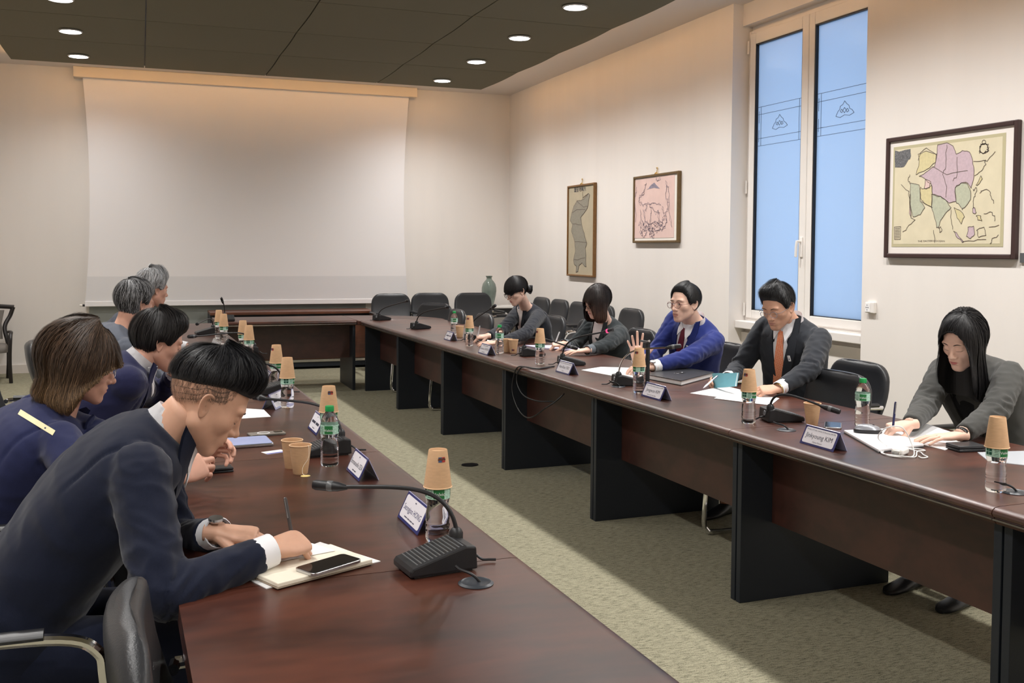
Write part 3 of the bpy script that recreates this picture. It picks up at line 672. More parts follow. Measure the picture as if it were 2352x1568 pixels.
chairs = [((3.62, 3.52), FR, 'black leather chair of the long haired woman, at the right edge of the photo', GT),
          ((3.075, 4.33), FR, 'empty black leather chair between the orange tie man and the long haired woman', GT),
          ((3.52, 4.72), FR, 'black leather chair behind the man with the orange tie', GT),
          ((3.42, 5.93), FR, 'black leather chair behind the man in the bright navy suit', GT),
          ((3.42, 7.20), FR, 'black leather chair behind the woman with the brown bob', GT),
          ((3.42, 8.20), FR, 'black leather chair behind the woman with the hair bun', GT),
          ((3.36, 8.86), FR, 'empty black leather chair pushed to the table, left of the bob woman pen hand', GT),
          ((2.80, 9.30), FR, 'empty black leather chair behind the farther green capped bottle, beside the bun woman hands', GT),
          ((2.74, 10.02), FR, 'empty black leather chair seen behind the bottle with cup, at the far right row', GT),
          ((2.92, 11.05), 2.2, 'empty black leather chair turned at the rounded corner table', GT),
          ((2.93, 12.0), FB, 'empty black leather chair right of the cabinet, in front of the screen edge', GW),
          ((3.46, 12.1), FB, 'empty black leather chair against the back wall, left of the vase, farther left one', GW),
          ((4.02, 12.05), FB, 'empty black leather chair against the back wall, directly left of the vase', GW),
          ((4.10, 11.05), FR, 'black leather chair against the right wall, farthest of that row', GW), ((4.10, 10.50), FR, 'black leather chair against the right wall, second from the far corner', GW),
          ((4.10, 9.95), FR, 'black leather chair against the right wall, third from the far corner', GW), ((4.10, 9.35), FR, 'black leather chair against the right wall, mostly hidden by the bob woman', GW),
          ((4.10, 8.72), FR, 'black leather chair against the right wall, nearest of that row, right of the bob woman', GW),
          ((.33, 1.86), FL, 'empty black leather chair pushed in at the near end of the left table', GT),
          ((-.33, 2.62), FL, 'black leather chair of the young man writing, at the bottom left corner', GT),
          ((-.50, 3.55), FL, 'black leather chair of the woman with the cream striped jacket', GT),
          ((-.42, 4.62), FL, 'black leather chair behind the man with thick dark hair', GT),
          ((-.42, 5.85), FL, 'black leather chair behind the greying man, its back showing above the woman shoulder', GT),
          ((-.32, 7.3), FL, 'black leather chair of the farthest grey haired man, hidden behind others', GT)]
WALLC = None
for k, (p, rz, lab, g) in enumerate(chairs):
    o = place(CH, k == 0, (p[0], p[1], 0), rz, lab, g)
    if g == GW: o.scale = (1, 1, 1.075)
# carved dark armchair in the far left corner
ac = thing('carved_armchair', 'dark wooden armchair with curved back posts by the back wall at the left edge', 'chair', (-1.66, 12.45, 0), PI * 1.04); ac.scale = (1, 1, .83)
DW = mat('dark_wood', srgb(34, 30, 30), .3, var=.1); GU = mat('grey_upholstery', srgb(118, 112, 106), .8)
for sg in (-1, 1):
    MB().tube(spline([(sg * .27, -.25, 0), (sg * .28, -.22, .3), (sg * .27, -.22, .5), (sg * .24, -.27, .7), (sg * .30, -.33, .86), (sg * .33, -.33, .97)], 5), [.024] * 26, 10, flat=(1, 1.3)).build('back_post', DW, ac)
    MB().tube(spline([(sg * .29, .24, 0), (sg * .28, .25, .3), (sg * .29, .24, .62), (sg * .30, .1, .66), (sg * .28, -.22, .64)], 5), .02, 10).build('arm', DW, ac)
MB().tube(spline([(-.34, -.33, .97), (-.1, -.34, .99), (.1, -.34, .99), (.34, -.33, .97)], 5), .03, 10).build('crest_rail', DW, ac)
MB().loft(slab_loft([((0, 0, .40), .27, .25, 0), ((0, 0, .44), .28, .26, 0), ((0, 0, .49), .26, .24, 0)], 28, 4)).build('seat', GU, ac, smooth=70)
MB().loft(slab_loft([((0, -.27, .54), .22, .025, 0), ((0, -.30, .75), .21, .03, 0), ((0, -.33, .93), .24, .025, 0)], 28, 4)).build('back_panel', GU, ac, smooth=70)

# ------------------------------------------------------------------ bottles and cups
BP = [(.001, .004), (.022, .001), (.0275, 0), (.0305, .005), (.0318, .012), (.0315, .018), (.0303, .021), (.0318, .025), (.0318, .031), (.0303, .034), (.0318, .038), (.0316, .044), (.0300, .048), (.0314, .055),
      (.0312, .066), (.0300, .078), (.0272, .092), (.0300, .104), (.0314, .110), (.0316, .112), (.0316, .146), (.0312, .150), (.0298, .158), (.0258, .170), (.0200, .180), (.0148, .187), (.0132, .191), (.0132, .199), (.001, .1992)]
def patch(r0, z0, r1, z1, a0, a1, n=8, dr=.0006):
    A = np.linspace(a0, a1, n)
    return np.array([[((r0 if k == 0 else r1) + dr) * np.array([math.cos(a), math.sin(a), 0]) + np.array([0, 0, z0 if k == 0 else z1]) for a in A] for k in (0, 1)])
def make_bottle(name='water_bottle'):
    t = thing(name, '', 'bottle')
    MB().lathe(BP, 32).build('body', PET, t, smooth=50)
    MB().lathe([(.0133, .1895), (.0152, .190), (.0155, .193), (.0155, .206), (.0145, .2085), (.001, .209)], 20).build('cap', CAPG, t, smooth=40)
    A = np.linspace(0, 2 * PI, 33)
    lb = MB().grid(np.array([[(.0321 * math.cos(a), .0321 * math.sin(a), z) for a in A] for z in (.113, .145)]), flip=False)
    lo = lb.build('label_band', LABELM, t, smooth=60)
    for a in (0, PI):
        MB().grid(patch(.0321, .115, .0321, .1425, a - .46, a + .44, 9)).build('print_mound', LABELG, lo, smooth=60)
        v, f = text_mesh('Volvic', .0125)
        if len(v): MB().add(np.array([((.0321 + .0013) * math.cos(a + x / .033), (.0321 + .0013) * math.sin(a + x / .033), .127 + y) for x, y, z in v]), f).build('print_name', PAPER, lo, smooth=0)
        for i in range(2):
            for j in range(2): MB().grid(patch(.0321, .119 + .0115 * j, .0321, .1285 + .0115 * j, a + 1.25 + .36 * i, a + 1.55 + .36 * i, 5)).build('print_block', LABELD, lo, smooth=60)
        for j in range(5): MB().grid(patch(.0321, .117 + .005 * j, .0321, .1185 + .005 * j, a + 2.15, a + 2.55, 5)).build('print_line', LABELD, lo, smooth=60)
    return t
CUPH, CR0, CR1 = .098, .0245, .0365
def make_cup(inv=True, logo=True, name='paper_cup'):
    t = thing(name, '', 'cup')
    cr = lambda z: CR0 + (CR1 - CR0) * z / CUPH
    Z = (lambda z: CUPH - z) if inv else (lambda z: z)
    prof = [(CR0 - .003, .004), (CR0 - .001, .0), (CR0, .002), (cr(.05), .05), (CR1, CUPH - .002), (CR1 - .0012, CUPH - .002), (cr(.05) - .001, .05), (CR0 - .002, .006), (.0005, .005)]
    prof = [(r, Z(z)) for r, z in prof]
    MB().lathe(prof if not inv else prof[::-1], 32, cap=False).build('wall', KRAFT, t, smooth=40)
    base = [(.0005, .0045), (CR0 - .002, .0045)]
    MB().lathe([(r, Z(z)) for r, z in (base if inv else base[::-1])], 24, cap=False).build('base', KRAFTIN, t, smooth=0)
    MB().tube([(CR1 * math.cos(a), CR1 * math.sin(a), Z(CUPH - .0015)) for a in np.linspace(0, 2 * PI, 33)], .0016, 6, cap=False).build('rim', RIM, t)
    if logo:
        lg = MB().grid(patch(cr(.016), Z(.016), cr(.029), Z(.029), -.34, .0, 5), flip=inv); lg.build('logo_left', PBLUE, t, smooth=60)
        MB().grid(patch(cr(.016), Z(.016), cr(.029), Z(.029), .0, .34, 5), flip=inv).build('logo_right', PRED, t, smooth=60)
        for a in (-.17, .17):
            el = [(.0055 * math.cos(q), .0045 * math.sin(q)) for q in np.linspace(0, 2 * PI, 12, endpoint=False)]
            MB().add(np.array([((cr(.0225) + .0011) * math.cos(a + x / .026), (cr(.0225) + .0011) * math.sin(a + x / .026), Z(.0225) + y) for x, y in el]), [tuple(range(12))]).build('logo_mark', PDARK, t, smooth=0)
    return t
BT = make_bottle(); CP = make_cup(True, True); CPN = make_cup(True, False); CU = make_cup(False, False); CUL = make_cup(False, True)
GB, GC, GO = 'water bottles on the tables', 'paper cups put upside down over bottles', 'upright paper cups'
def zt(x, y): p = on_z(x, y, TZ); return (p[0], p[1], TZ)
RIMZ = .140
bottles = [((1043, 768), None, 'green capped water bottle on the right row, farthest one'), ((1147, 811), None, 'green capped water bottle before the woman with the hair bun'), ((1980, 978), None, 'green capped water bottle before the woman with long black hair'),
           ((757, 1068), None, 'full green capped water bottle on the left table, behind the two upright cups'),
           ((1078, 794), 1, 'farthest bottle with cup on the right row, left of the bun woman hands'), ((1240, 836), 1, 'bottle with cup before the brown bob woman'), ((1467, 901), 1, 'bottle with cup before the man in the bright navy suit'),
           ((1719, 971), 1, 'bottle with cup before the man with the orange tie'), ((2287, 1127), 0, 'bottle with cup at the right edge of the photo'),
           ((1005, 1240), 1, 'nearest bottle with cup on the left table, behind the large microphone'), ((755, 1030), 1, 'bottle with cup hidden behind the full green capped bottle'), ((660, 935), 0, 'left table bottle with cup, third from the near end'), ((635, 893), 1, 'left table bottle with cup, fourth from the near end'),
           ((572, 828), 0, 'left table bottle with cup, fifth from the near end'), ((558, 812), 0, 'left table bottle with cup, sixth from the near end'), ((514, 790), 0, 'left table bottle with cup, second from the far end'), ((503, 777), 0, 'left table bottle with cup, farthest one')]
fb, fc, fn = True, True, True
LOGO_ROT = {0: 3.3, 1: 3.6, 2: 3.7}
rr = random.Random(3)
for k, (p, cup, lab) in enumerate(bottles):
    loc = zt(*p)
    left = p[0] < 900 or p == (1005, 1240)
    rot = {(757, 1068): -1.85, (1980, 978): -2.2, (1147, 811): -2.0}.get(p, rr.uniform(0, 6))
    place(BT, k == 0, loc, rot, ('clear plastic ' + lab) if cup is not None else lab, GB)
    if cup is not None:
        proto = CP if cup else CPN; f_ = fc if cup else fn
        lr = {(1005, 1240): -1.47, (755, 1030): -1.5, (635, 893): -2.6, (1078, 794): -2.35, (1240, 836): -2.9, (1467, 901): -2.6, (1719, 971): -2.75}.get(p, 0)
        place(proto, f_, (loc[0], loc[1], TZ + RIMZ), lr, 'upside down kraft paper cup on the ' + lab.replace(' with cup', '').replace('clear plastic ', ''), GC)
        if cup: fc = False
        else: fn = False
opens = [((1056, 774), 0, 'open kraft paper cup beside the farthest green capped bottle'), ((1165, 808), 0, 'open kraft paper cup behind its twin, before the bun woman'), ((1179, 810), 1, 'open kraft paper cup with small print, before the bun woman'),
         ((1865, 976), 0, 'open kraft paper cup standing behind the nearest right name plate'), ((671, 1074), 0, 'left one of the two open kraft cups on the left table'), ((690, 1087), 0, 'right one of the two open kraft cups, with a tea bag thread')]
f0 = f1_ = True
for p, lg, lab in opens:
    pr = CUL if lg else CU; o = place(pr, f1_ if lg else f0, zt(*p), -2.0 if lg else 0, lab, GO)
    if lg: f1_ = False
    else: f0 = False
    last = o
# tea bag thread and tag on the nearest open cup
tl = V(*zt(690, 1087)); c_ = V(*on_z(705, 1084, TZ))
tb = thing('tea_bag', 'pale tea bag tag on a thread hanging out of a paper cup', 'tea bag', tuple(tl + V(.01, -.045, 0)))
top = V(CR1 * .6, -CR1 * .8 - .0022, CUPH + .001)
thr = spline([V(.012, -.012, CUPH - .02), top, V(.022, -.034, .06), V(.004, -.034, .03), V(.002, -.037, .008), V(.01, -.046, .002)], 6) + tl
MB().tube(thr - V(*tb.location), .0007, 6).build('thread', CREAM, tb)
MB().prism([(.016 * math.cos(a), .013 * math.sin(a)) for a in np.linspace(0, 2 * PI, 14, endpoint=False)], .0012).build('tag', mat('tea_tag', srgb(236, 214, 140), .6), tb)

# ------------------------------------------------------------------ desk microphones
BTN = mat('button_ring', srgb(150, 154, 160), .3)
def make_mic(label, loc, rz, head, led=False, lift=.09, silver=False, mount=(.034, -.068)):
    """local: low end of the wedge at +y, gooseneck at the high end (-y); head: world point of the microphone tip"""
    t = thing('desk_microphone', label, 'microphone', loc, rz, 'gooseneck desk microphones')
    wdt, d = .058, .085
    P = [(-d, .004), (-d + .004, .058), (-d + .03, .062), (d - .006, .026), (d, .018), (d, .004)]
    b = MB(); n = len(P)
    v = np.array([(-wdt, y, z) for y, z in P] + [(wdt, y, z) for y, z in P])
    b.add(v, [tuple(range(n)), tuple(range(2 * n - 1, n - 1, -1))] + [(i, n + i, n + (i + 1) % n, (i + 1) % n) for i in range(n)])
    base = b.build('base', BLACKP, t, smooth=0, bevel=.005)
    base['label'] = 'black wedge shaped base'
    MB().box((-wdt + .008, -d + .012, 0), (wdt - .008, d - .012, .006)).build('rubber_foot', PAD, t, smooth=0)
    # ribbed loudspeaker slope
    g = MB(); y0, y1 = -d + .036, d - .02
    for k in range(13):
        y = y0 + (y1 - y0) * k / 12; z = .062 + (.026 - .062) * (y - (-d + .03)) / (2 * d - .036)
        g.box((-wdt + .008, y - .0016, z - .001), (wdt - .008, y + .0016, z + .0016))
    g.build('speaker_grille', GREYPL, t, smooth=0)
    mx, my = mount
    MB().lathe([(.017, .045), (.017, .070), (.013, .078), (.008, .082), (.001, .082)], 16, (mx, my, 0)).build('neck_socket', BLACKP, t)
    MB().lathe([(.011, -.0), (.011, .003), (.007, .003), (.007, 0)], 16, M=TR((mx * .4, -d - .0005, .04), rx=PI / 2)).build('button_ring', BTN, t)
    M = np.array(Matrix.Translation(loc) @ Matrix.Rotation(rz, 4, 'Z')); Mi = np.linalg.inv(M)
    h = xf(np.array([head]), Mi)[0]; s0 = V(mx, my, .08); dv = h - s0; dist = np.linalg.norm(dv)
    mid = s0 + V(0, 0, lift) + dv * .08; q = h - unit(dv + V(0, 0, -lift * .5)) * dist * .45
    path = bez(s0, mid, q, h, 22)
    ax = unit(path[-1] - path[-3]); end = h - ax * .075
    keep = [p for p in path if (p - end) @ ax < -.012]; st = np.vstack(keep + [end[None], (end + ax * .004)[None]])
    MB().tube(spline(st, 3), .0052, 10).build('gooseneck', CHROME if silver else BLACKP, t)
    z_ = ax; x_ = unit(np.cross(V(0, 1, .2), z_)); y_ = np.cross(z_, x_); F = frame(h, x_, y_, z_)
    hd = MB().lathe([(.0055, -.085), (.0075, -.078), (.0115, -.062), (.0125, -.050), (.0125, -.004), (.010, .003), (.001, .005)], 16, M=F).build('microphone_head', BLACKP, t)
    MB().lathe([(.0127, -.048), (.0134, -.046), (.0134, -.036), (.0127, -.034)], 16, M=F, cap=False).build('led_ring', PINKLED if led else GREYPL, hd)
    # cable stub to the table
    MB().tube(spline([V(mx * .2, -d + .002, .022), V(mx * .2, -d - .018, .020), V(mx * .1 - .01, -d - .035, .008), V(-.012, -d - .052, .0065), V(-.018, -d - .066, .0063)], 5), .0032, 8).build('cable', CABLE, t)
    return t
def mic_at(px, head, label, rz, **k):
    l = zt(*px); return make_mic(label, l, rz, tuple(head), **k)
HR, HL = -PI / 2, PI / 2      # low end toward +X ; toward -X
mic_at((877, 735), on_z(938, 690, .99), 'black desk microphone at the far corner, farthest of the right row', HR + .5, lift=.06)
mic_at((966, 755), on_z(1031, 704, .99), 'black desk microphone on the right row, second from the far end', HR + .35, lift=.10)
mic_at((1092, 783), on_x(1138, 701, 2.66), 'black desk microphone before the woman with the hair bun, behind a bottle', HR, lift=.10)
mic_at((1222, 817), on_x(1325, 800, 2.80), 'black desk microphone left of the bottle before the brown bob woman', HR - .1, lift=.12)
mic_at((1312, 838), on_x(1407, 757, 2.76), 'black desk microphone with glowing pink ring, before the brown bob woman', HR - .15, led=True, lift=.12)
mic_at((1443, 884), on_x(1563, 794, 2.80), 'black desk microphone pointing at the man in the bright navy suit', HR - .15, silver=True, lift=.16)
mic_at((1795, 966), on_z(1928, 945, .825), 'black desk microphone with bowed neck before the empty chair, right row', HR - .2, lift=.10)
mic_at((1000, 1305), on_z(722, 1113, .915), 'large black desk microphone nearest the camera, on the left table', HL + .12, lift=.13)
mic_at((747, 1042), on_z(583, 911, .90), 'black desk microphone behind the full bottle, left table', HL + .1, lift=.12)
mic_at((620, 905), on_z(470, 845, .90), 'black desk microphone behind the two bottles with cups, left table', HL + .1, lift=.12)
mic_at((563, 815), on_z(433, 773, .92), 'black desk microphone reaching toward the dark haired man face', HL + .1, lift=.12)
mic_at((472, 768), on_z(452, 744, .90), 'black desk microphone beside the open laptop, left table', HL + .1, lift=.10)
mic_at((525, 737), on_y(508, 684, 10.78), 'slender black desk microphone on the far end table', PI, lift=.10)
# grommets in the table tops
GM = mat('grommet_plastic', srgb(52, 56, 62), .35)
def grommet(px, label):
    t = thing('cable_grommet', label, 'grommet', zt(*px), 0, 'round cable grommets')
    MB().lathe([(.040, 0), (.0405, .002), (.034, .0055), (.031, .0035), (.001, .0035)], 28).build('ring', GM, t, smooth=50)
    MB().tube(spline([(.01, .0, .002), (.0, .004, .014), (-.012, .012, .022), (-.028, .03, .026), (-.034, .045, .030)], 5), .0034, 8).build('cable_end', CABLE, t)
grommet((1093, 1340), 'round dark cable grommet in front of the nearest microphone'); grommet((1806, 988), 'round dark cable grommet left of the nearest right name plate'); grommet((2330, 1131), 'round dark cable grommet at the right edge of the photo'); grommet((1420, 888), 'round cable grommet left of the navy suit man microphone')
# the loose cable that hangs over the aisle edge
e0 = edge_r(5.75)
a0 = V(*zt(1283, 843)) + V(-.03, -.0, .006)
lp = [a0, a0 + V(-.05, -.02, .0), V(e0 + .05, 5.93, TZ + .006), V(e0 - .005, 6.08, TZ + .002), V(e0 - .02, 6.13, .67), V(e0 - .03, 6.12, .58), V(e0 - .03, 6.02, .49), V(e0 - .03, 5.88, .455), V(e0 - .03, 5.74, .48), V(e0 + .0, 5.63, .545), V(e0 + .05, 5.59, .59), V(e0 + .10, 5.57, .64)]
lp2 = [a0 + V(0, .01, 0), V(e0 + .07, 5.92, TZ + .006), V(e0 + .0, 6.04, TZ + .002), V(e0 - .02, 6.07, .66), V(e0 - .01, 5.98, .58), V(e0 + .04, 5.86, .555), V(e0 + .12, 5.78, .56)]
o = MB().tube(spline(lp, 8), .0045, 8).tube(spline(lp2, 8), .0045, 8).build('loose_cable', CABLE, loc=a0)
tag(o, 'black cable looping down over the aisle edge of the right row', 'cable')
# thin string across the far table front
# ------------------------------------------------------------------ name plates
def name_plate(px, label, lines, rz, L=.20, H=.072, both=True):
    t = thing('name_plate', label, 'name plate', zt(*px), rz, 'tent shaped name plates')
    D, h = .034, .072
    sl = math.hypot(D, h)
    for sg in (1, -1):
        # sheet plane: x along the plate, v up the slope; outward normal to -y (sg=1) or +y
        up = unit(V(0, sg * D, h)); xx = V(sg, 0, 0); nn = np.cross(xx, up)
        F = frame(V(0, -sg * D, .0012), xx, up, nn)
        MB().prism([(-L / 2, 0), (L / 2, 0), (L / 2, sl), (-L / 2, sl)], .0022, F, z0=-.0022).build('holder', NAVYP if sg == 1 else CLEARP, t, smooth=0)
        c = MB().prism(rrect(L - .018, sl - .016, .008, 4, 0, sl / 2), .0006, F, z0=.0002).build('card', CARDW, t, smooth=0)
        for (s_, size, yv, mm) in lines:
            if s_.startswith('~'):      # print too fine to read: one short bar per word
                ws = [int(q_) for q_ in s_[1:]]; tot = sum(ws) + len(ws) - 1; x0 = -tot / 2; v = []; f = []
                for cw_ in ws:
                    b_ = len(v); k_ = size * .45; v += [(x0 * k_, -size * .2, 0), ((x0 + cw_) * k_, -size * .2, 0), ((x0 + cw_) * k_, size * .2, 0), (x0 * k_, size * .2, 0)]; f.append((b_, b_ + 1, b_ + 2, b_ + 3)); x0 += cw_ + 1
                v = np.array(v)
            else: v, f = text_mesh(s_, size)
            if not len(v): continue
            w_ = np.ptp(v[:, 0]); k = min(1, (L - .03) / max(w_, 1e-6))
            MB().add(xf(np.c_[v[:, 0] * k, v[:, 1] + yv * sl, np.full(len(v), .0011)], F), f).build('lettering', mm, c, smooth=0)
    return t
MIN = 'Ministry of Trade, Industry & Resources (MoTIR)'
PR, PL = -PI / 2 + .02, -PI / 2
name_plate((1890, 1026), 'white name plate before the long haired woman, nearest on the right row', [(MIN, .0085, .80, INK), ('Jinkyoung KIM', .027, .50, INK), ('Deputy Director', .0085, .20, INK)], PR)
name_plate((1507, 914), 'white name plate at the foot of the navy suit man bottle', [(MIN, .0085, .80, INK), ('Jongwoo KIM', .025, .50, INK), ('Director for Trade Affairs', .0085, .20, INK)], PR)
name_plate((1302, 857), 'white name plate leaning against the pink ringed microphone', [(MIN, .0085, .80, INK), ('Han-Koo YEO', .025, .50, INK), ('Minister', .0085, .20, INK)], PR)
name_plate((1118, 813), 'white name plate before the woman with the hair bun', [('~8258', .0085, .80, INKS), ('Sunwoo KWON', .025, .50, INK), ('~68', .0085, .20, INKS)], PR)
name_plate((1035, 781), 'white name plate farthest on the right row', [('~7', .0085, .80, INKS), ('~63', .026, .50, INKS), ('~9', .0085, .20, INKS)], PR, L=.17)
name_plate((832, 1090), 'white name plate on the left table, before the woman with glasses', [('~3', .0085, .80, INKS), ('Emmanuelle IZEA', .023, .48, INK), ('~66', .0085, .20, INK)], PL + .02, L=.19)
name_plate((962, 1205), 'white name plate on the left table behind the nearest gooseneck', [('~3', .0085, .80, INKS), ('Seongjoo HONG', .023, .48, NAVYP), ('~7564', .0085, .20, INKS)], PL + .02, L=.20)
name_plate((735, 990), 'white name plate on the left table behind the full bottle', [('~3', .0085, .80, INKS), ('~65', .026, .48, INK), ('~46', .0085, .20, INKS)], PL + .02, L=.19)
name_plate((632, 934), 'white name plate on the left table beside a blank sheet', [('~3', .0085, .80, INKS), ('~75', .026, .48, INK)], PL - .45, L=.18)
name_plate((617, 880), 'white name plate on the left table, farthest one', [('~3', .0085, .80, INKS), ('~57', .026, .48, INK)], PL + .02, L=.18)

# ------------------------------------------------------------------ papers and gadgets
def sheet(px4, name, label, cat, m=PAPER, th=.0012, z=TZ, group=None, curl=0.0):
    P = [on_z(*p, z) for p in px4]; c = np.mean(P, axis=0); q = [(p[0] - c[0], p[1] - c[1]) for p in P]
    area = sum(q[i][0] * q[(i + 1) % 4][1] - q[(i + 1) % 4][0] * q[i][1] for i in range(4))
    if area < 0: q = q[::-1]
    o = MB().prism(q, th).build(name, m, smooth=0); o.location = (c[0], c[1], z + .0003)
    return tag(o, label, cat, group)
def slab(name, label, cat, loc, rz, dims, r, m, bevel=.002, th0=0.0, group=None):
    t = thing(name, label, cat, loc, rz, group)
    return t
# left: notebook, loose sheets, smartphone
sheet([(545, 1318), (612, 1353), (874, 1290), (735, 1246)], 'paper_sheet', 'white loose sheets under the open notebook', 'paper', th=.002)
nbp = [on_z(*p, TZ + .004) for p in ((562, 1318), (637, 1352), (858, 1294), (760, 1258))]
cxy = np.mean(nbp, axis=0)
nb = thing('notebook', 'thick cream notebook lying open on the left table, phone on top', 'notebook', (cxy[0], cxy[1], TZ + .0025))
q = [(p[0] - cxy[0], p[1] - cxy[1]) for p in nbp]
ar = sum(q[i][0] * q[(i + 1) % 4][1] - q[(i + 1) % 4][0] * q[i][1] for i in range(4)); q = q if ar > 0 else q[::-1]
MB().prism(q, .003).build('cover', mat('notebook_cover', srgb(150, 136, 120), .6), nb, smooth=0, bevel=.001)
MB().prism([(a * .985, b * .985) for a, b in q], .010, z0=.003).build('page_block', CREAM, nb, smooth=0, bevel=.002)
sheet([(600, 1262), (640, 1290), (770, 1265), (700, 1243)], 'paper_sheet', 'white paper under the young man writing hand', 'paper', th=.001, z=TZ + .0165)
def phone(name, label, loc, rz, body, face, L=.147, W=.071, cam_=False, rx=0):
    t = thing(name, label, 'phone', loc, rz); t.rotation_euler = (rx, 0, rz)
    MB().prism(rrect(L, W, .012), .0075).build('body', body, t, smooth=30, bevel=.0015)
    MB().prism(rrect(L - .006, W - .006, .010), .0005, z0=.0075).build('screen', face, t, smooth=0)
    if cam_:
        MB().prism(rrect(.034, .034, .008, cx=L / 2 - .024, cy=W / 2 - .024), .002, z0=.0078).build('camera_bump', BLACKG, t, smooth=0, bevel=.0008)
        a = np.linspace(0, 2 * PI, 33); MB().tube([(-.012 + .024 * math.cos(x), .024 * math.sin(x), .0084) for x in a], .0014, 6, cap=False).build('magnet_ring', PAPER, t)
    else:
        MB().prism([(L / 2 - .0005, -.006), (L / 2 + .0006, -.006), (L / 2 + .0006, .006), (L / 2 - .0005, .006)], .003, z0=.002).build('port', BLACKG, t, smooth=0)
    return t
pp = on_z(755, 1300, TZ + .016)
phone('smartphone', 'black smartphone with grey frame lying on the open notebook', (pp[0], pp[1], TZ + .0158), .52, STEEL, BLACKG)
pp = zt(612, 998); phone('smartphone', 'silver phone lying face down with a white ring, left table', pp, .12, mat('silver_phone', srgb(120, 118, 112), .25, .6), mat('silver_back', srgb(128, 124, 118), .2), cam_=True)
pp = zt(1913, 979); phone('smartphone', 'black phone with clear case behind the nearest right name plate', pp, .9, STEEL, BLACKG)
tp = thing('tablet_computer', 'pale blue slim laptop lying closed on the left table by the woman', 'laptop', (zt(548, 1020)[0], zt(548, 1020)[1], TZ), .06)
MB().prism(rrect(.24, .17, .012), .012).build('body', STEEL, tp, smooth=30, bevel=.003)
MB().prism(rrect(.232, .162, .010), .0008, z0=.012).build('lid', SCREENBLUE, tp, smooth=0)
cdz = zt(630, 1038); t = thing('business_card', 'small white card with a violet stripe on the left table', 'card', cdz, .35)
MB().prism([(-.04, -.026), (.04, -.026), (.04, .026), (-.04, .026)], .0012).build('card', PAPER, t, smooth=0)
MB().prism([(-.04, -.026), (.04, -.026), (.04, -.014), (-.04, -.014)], .0004, z0=.0012).build('stripe', mat('violet_stripe', srgb(110, 110, 190), .5), t, smooth=0)
def wallet(label, px, rz, L, W, H):
    t = thing('wallet', label, 'wallet', zt(*px), rz)
    MB().box((-L / 2, -W / 2, 0), (L / 2, W / 2, H * .45)).build('lower_half', LEATHER, t, smooth=30, bevel=.003)
    MB().box((-L / 2, -W / 2 + .001, H * .5), (L / 2, W / 2, H)).build('upper_half', LEATHER, t, smooth=30, bevel=.003)
    MB().box((-L / 2 + .001, W / 2 - .006, H * .2), (L / 2 - .001, W / 2 + .001, H * .8)).build('spine', LEATHER, t, smooth=0, bevel=.002)
wallet('black leather wallet on the left table under the held phone', (495, 1083), .1, .11, .06, .016)
wallet('thick black leather wallet before the long haired woman', (2218, 1033), -.15, .115, .085, .024)
sheet([(545, 962), (560, 938), (606, 941), (622, 957)], 'paper_sheet', 'blank white sheet on the left table beside a name plate', 'paper')
sheet([(378, 860), (392, 826), (440, 822), (432, 850)], 'paper_sheet', 'white sheet under the dark haired man hands', 'paper')
# open laptop of the far left delegate: thin screen seen edge on
lt = thing('laptop', 'open silver laptop with dark edged screen on the left table', 'laptop', (on_z(395, 800, TZ)[0] + .02, 6.15, TZ), PI / 2 + .05)
MB().box((-.15, -.11, 0), (.15, .11, .014)).build('base', STEEL, lt, smooth=0, bevel=.003)
lid = MB().box((-.15, -.005, 0), (.15, .003, .215)).build('screen_lid', STEEL, lt, smooth=0, bevel=.002); lid.location = (0, -.105, .014); lid.rotation_euler = (.38, 0, 0)
MB().box((-.145, .003, .008), (.145, .0045, .208)).build('display', mat('laptop_display', srgb(150, 150, 152), .3), lid, smooth=0)
# right: laptop-like white folder, papers, mouse, charger
lw = thing('laptop', 'closed white laptop lying before the long haired woman', 'laptop', (0, 0, 0))
P4 = [on_z(*p, TZ + .012) for p in ((1938, 988), (2035, 984), (2122, 1020), (2018, 1033))]; cw = np.mean(P4, axis=0); lw.location = (cw[0], cw[1], TZ)
q = [(p[0] - cw[0], p[1] - cw[1]) for p in P4]; ar = sum(q[i][0] * q[(i + 1) % 4][1] - q[(i + 1) % 4][0] * q[i][1] for i in range(4)); q = q if ar > 0 else q[::-1]
MB().prism(q, .004).build('base', GREYPL, lw, smooth=0, bevel=.0015); MB().prism(q, .009, z0=.0045).build('lid', mat('laptop_white', srgb(232, 230, 232), .35), lw, smooth=0, bevel=.002)
sheet([(2035, 990), (2110, 968), (2205, 1000), (2100, 1022)], 'paper_sheet', 'white printed papers under the long haired woman hands', 'paper', th=.003)
sheet([(2080, 1012), (2150, 985), (2230, 1012), (2170, 1034)], 'paper_sheet', 'white sheets beside the black wallet', 'paper', th=.002)
t = thing('computer_mouse', 'silver and black mouse lying on the closed white laptop', 'mouse', (on_z(1993, 993, TZ + .014)[0], on_z(1993, 993, TZ + .014)[1], TZ + .0145), -.55)
MB().loft(slab_loft([((0, 0, 0), .054, .029, 0), ((0, 0, .006), .057, .032, 0), ((.0, 0, .014), .054, .031, 0)], 28, 2.6)).build('base', BLACKP, t, smooth=60)
MB().loft(slab_loft([((0, 0, .0142), .053, .030, 0), ((-.002, 0, .024), .046, .026, 0), ((-.006, 0, .031), .032, .018, 0), ((-.008, 0, .034), .012, .008, 0)], 28, 2.4)).build('top_shell', mat('mouse_silver', srgb(150, 152, 158), .25, .3), t, smooth=80)
MB().tube([(.022, -.004, .028), (.022, .004, .028)], .006, 12).build('scroll_wheel', BLACKP, t)
ch = V(*on_z(2068, 1043, TZ)); t = thing('charger', 'white plug charger with coiled white cable on the right row', 'charger', tuple(ch), .5)
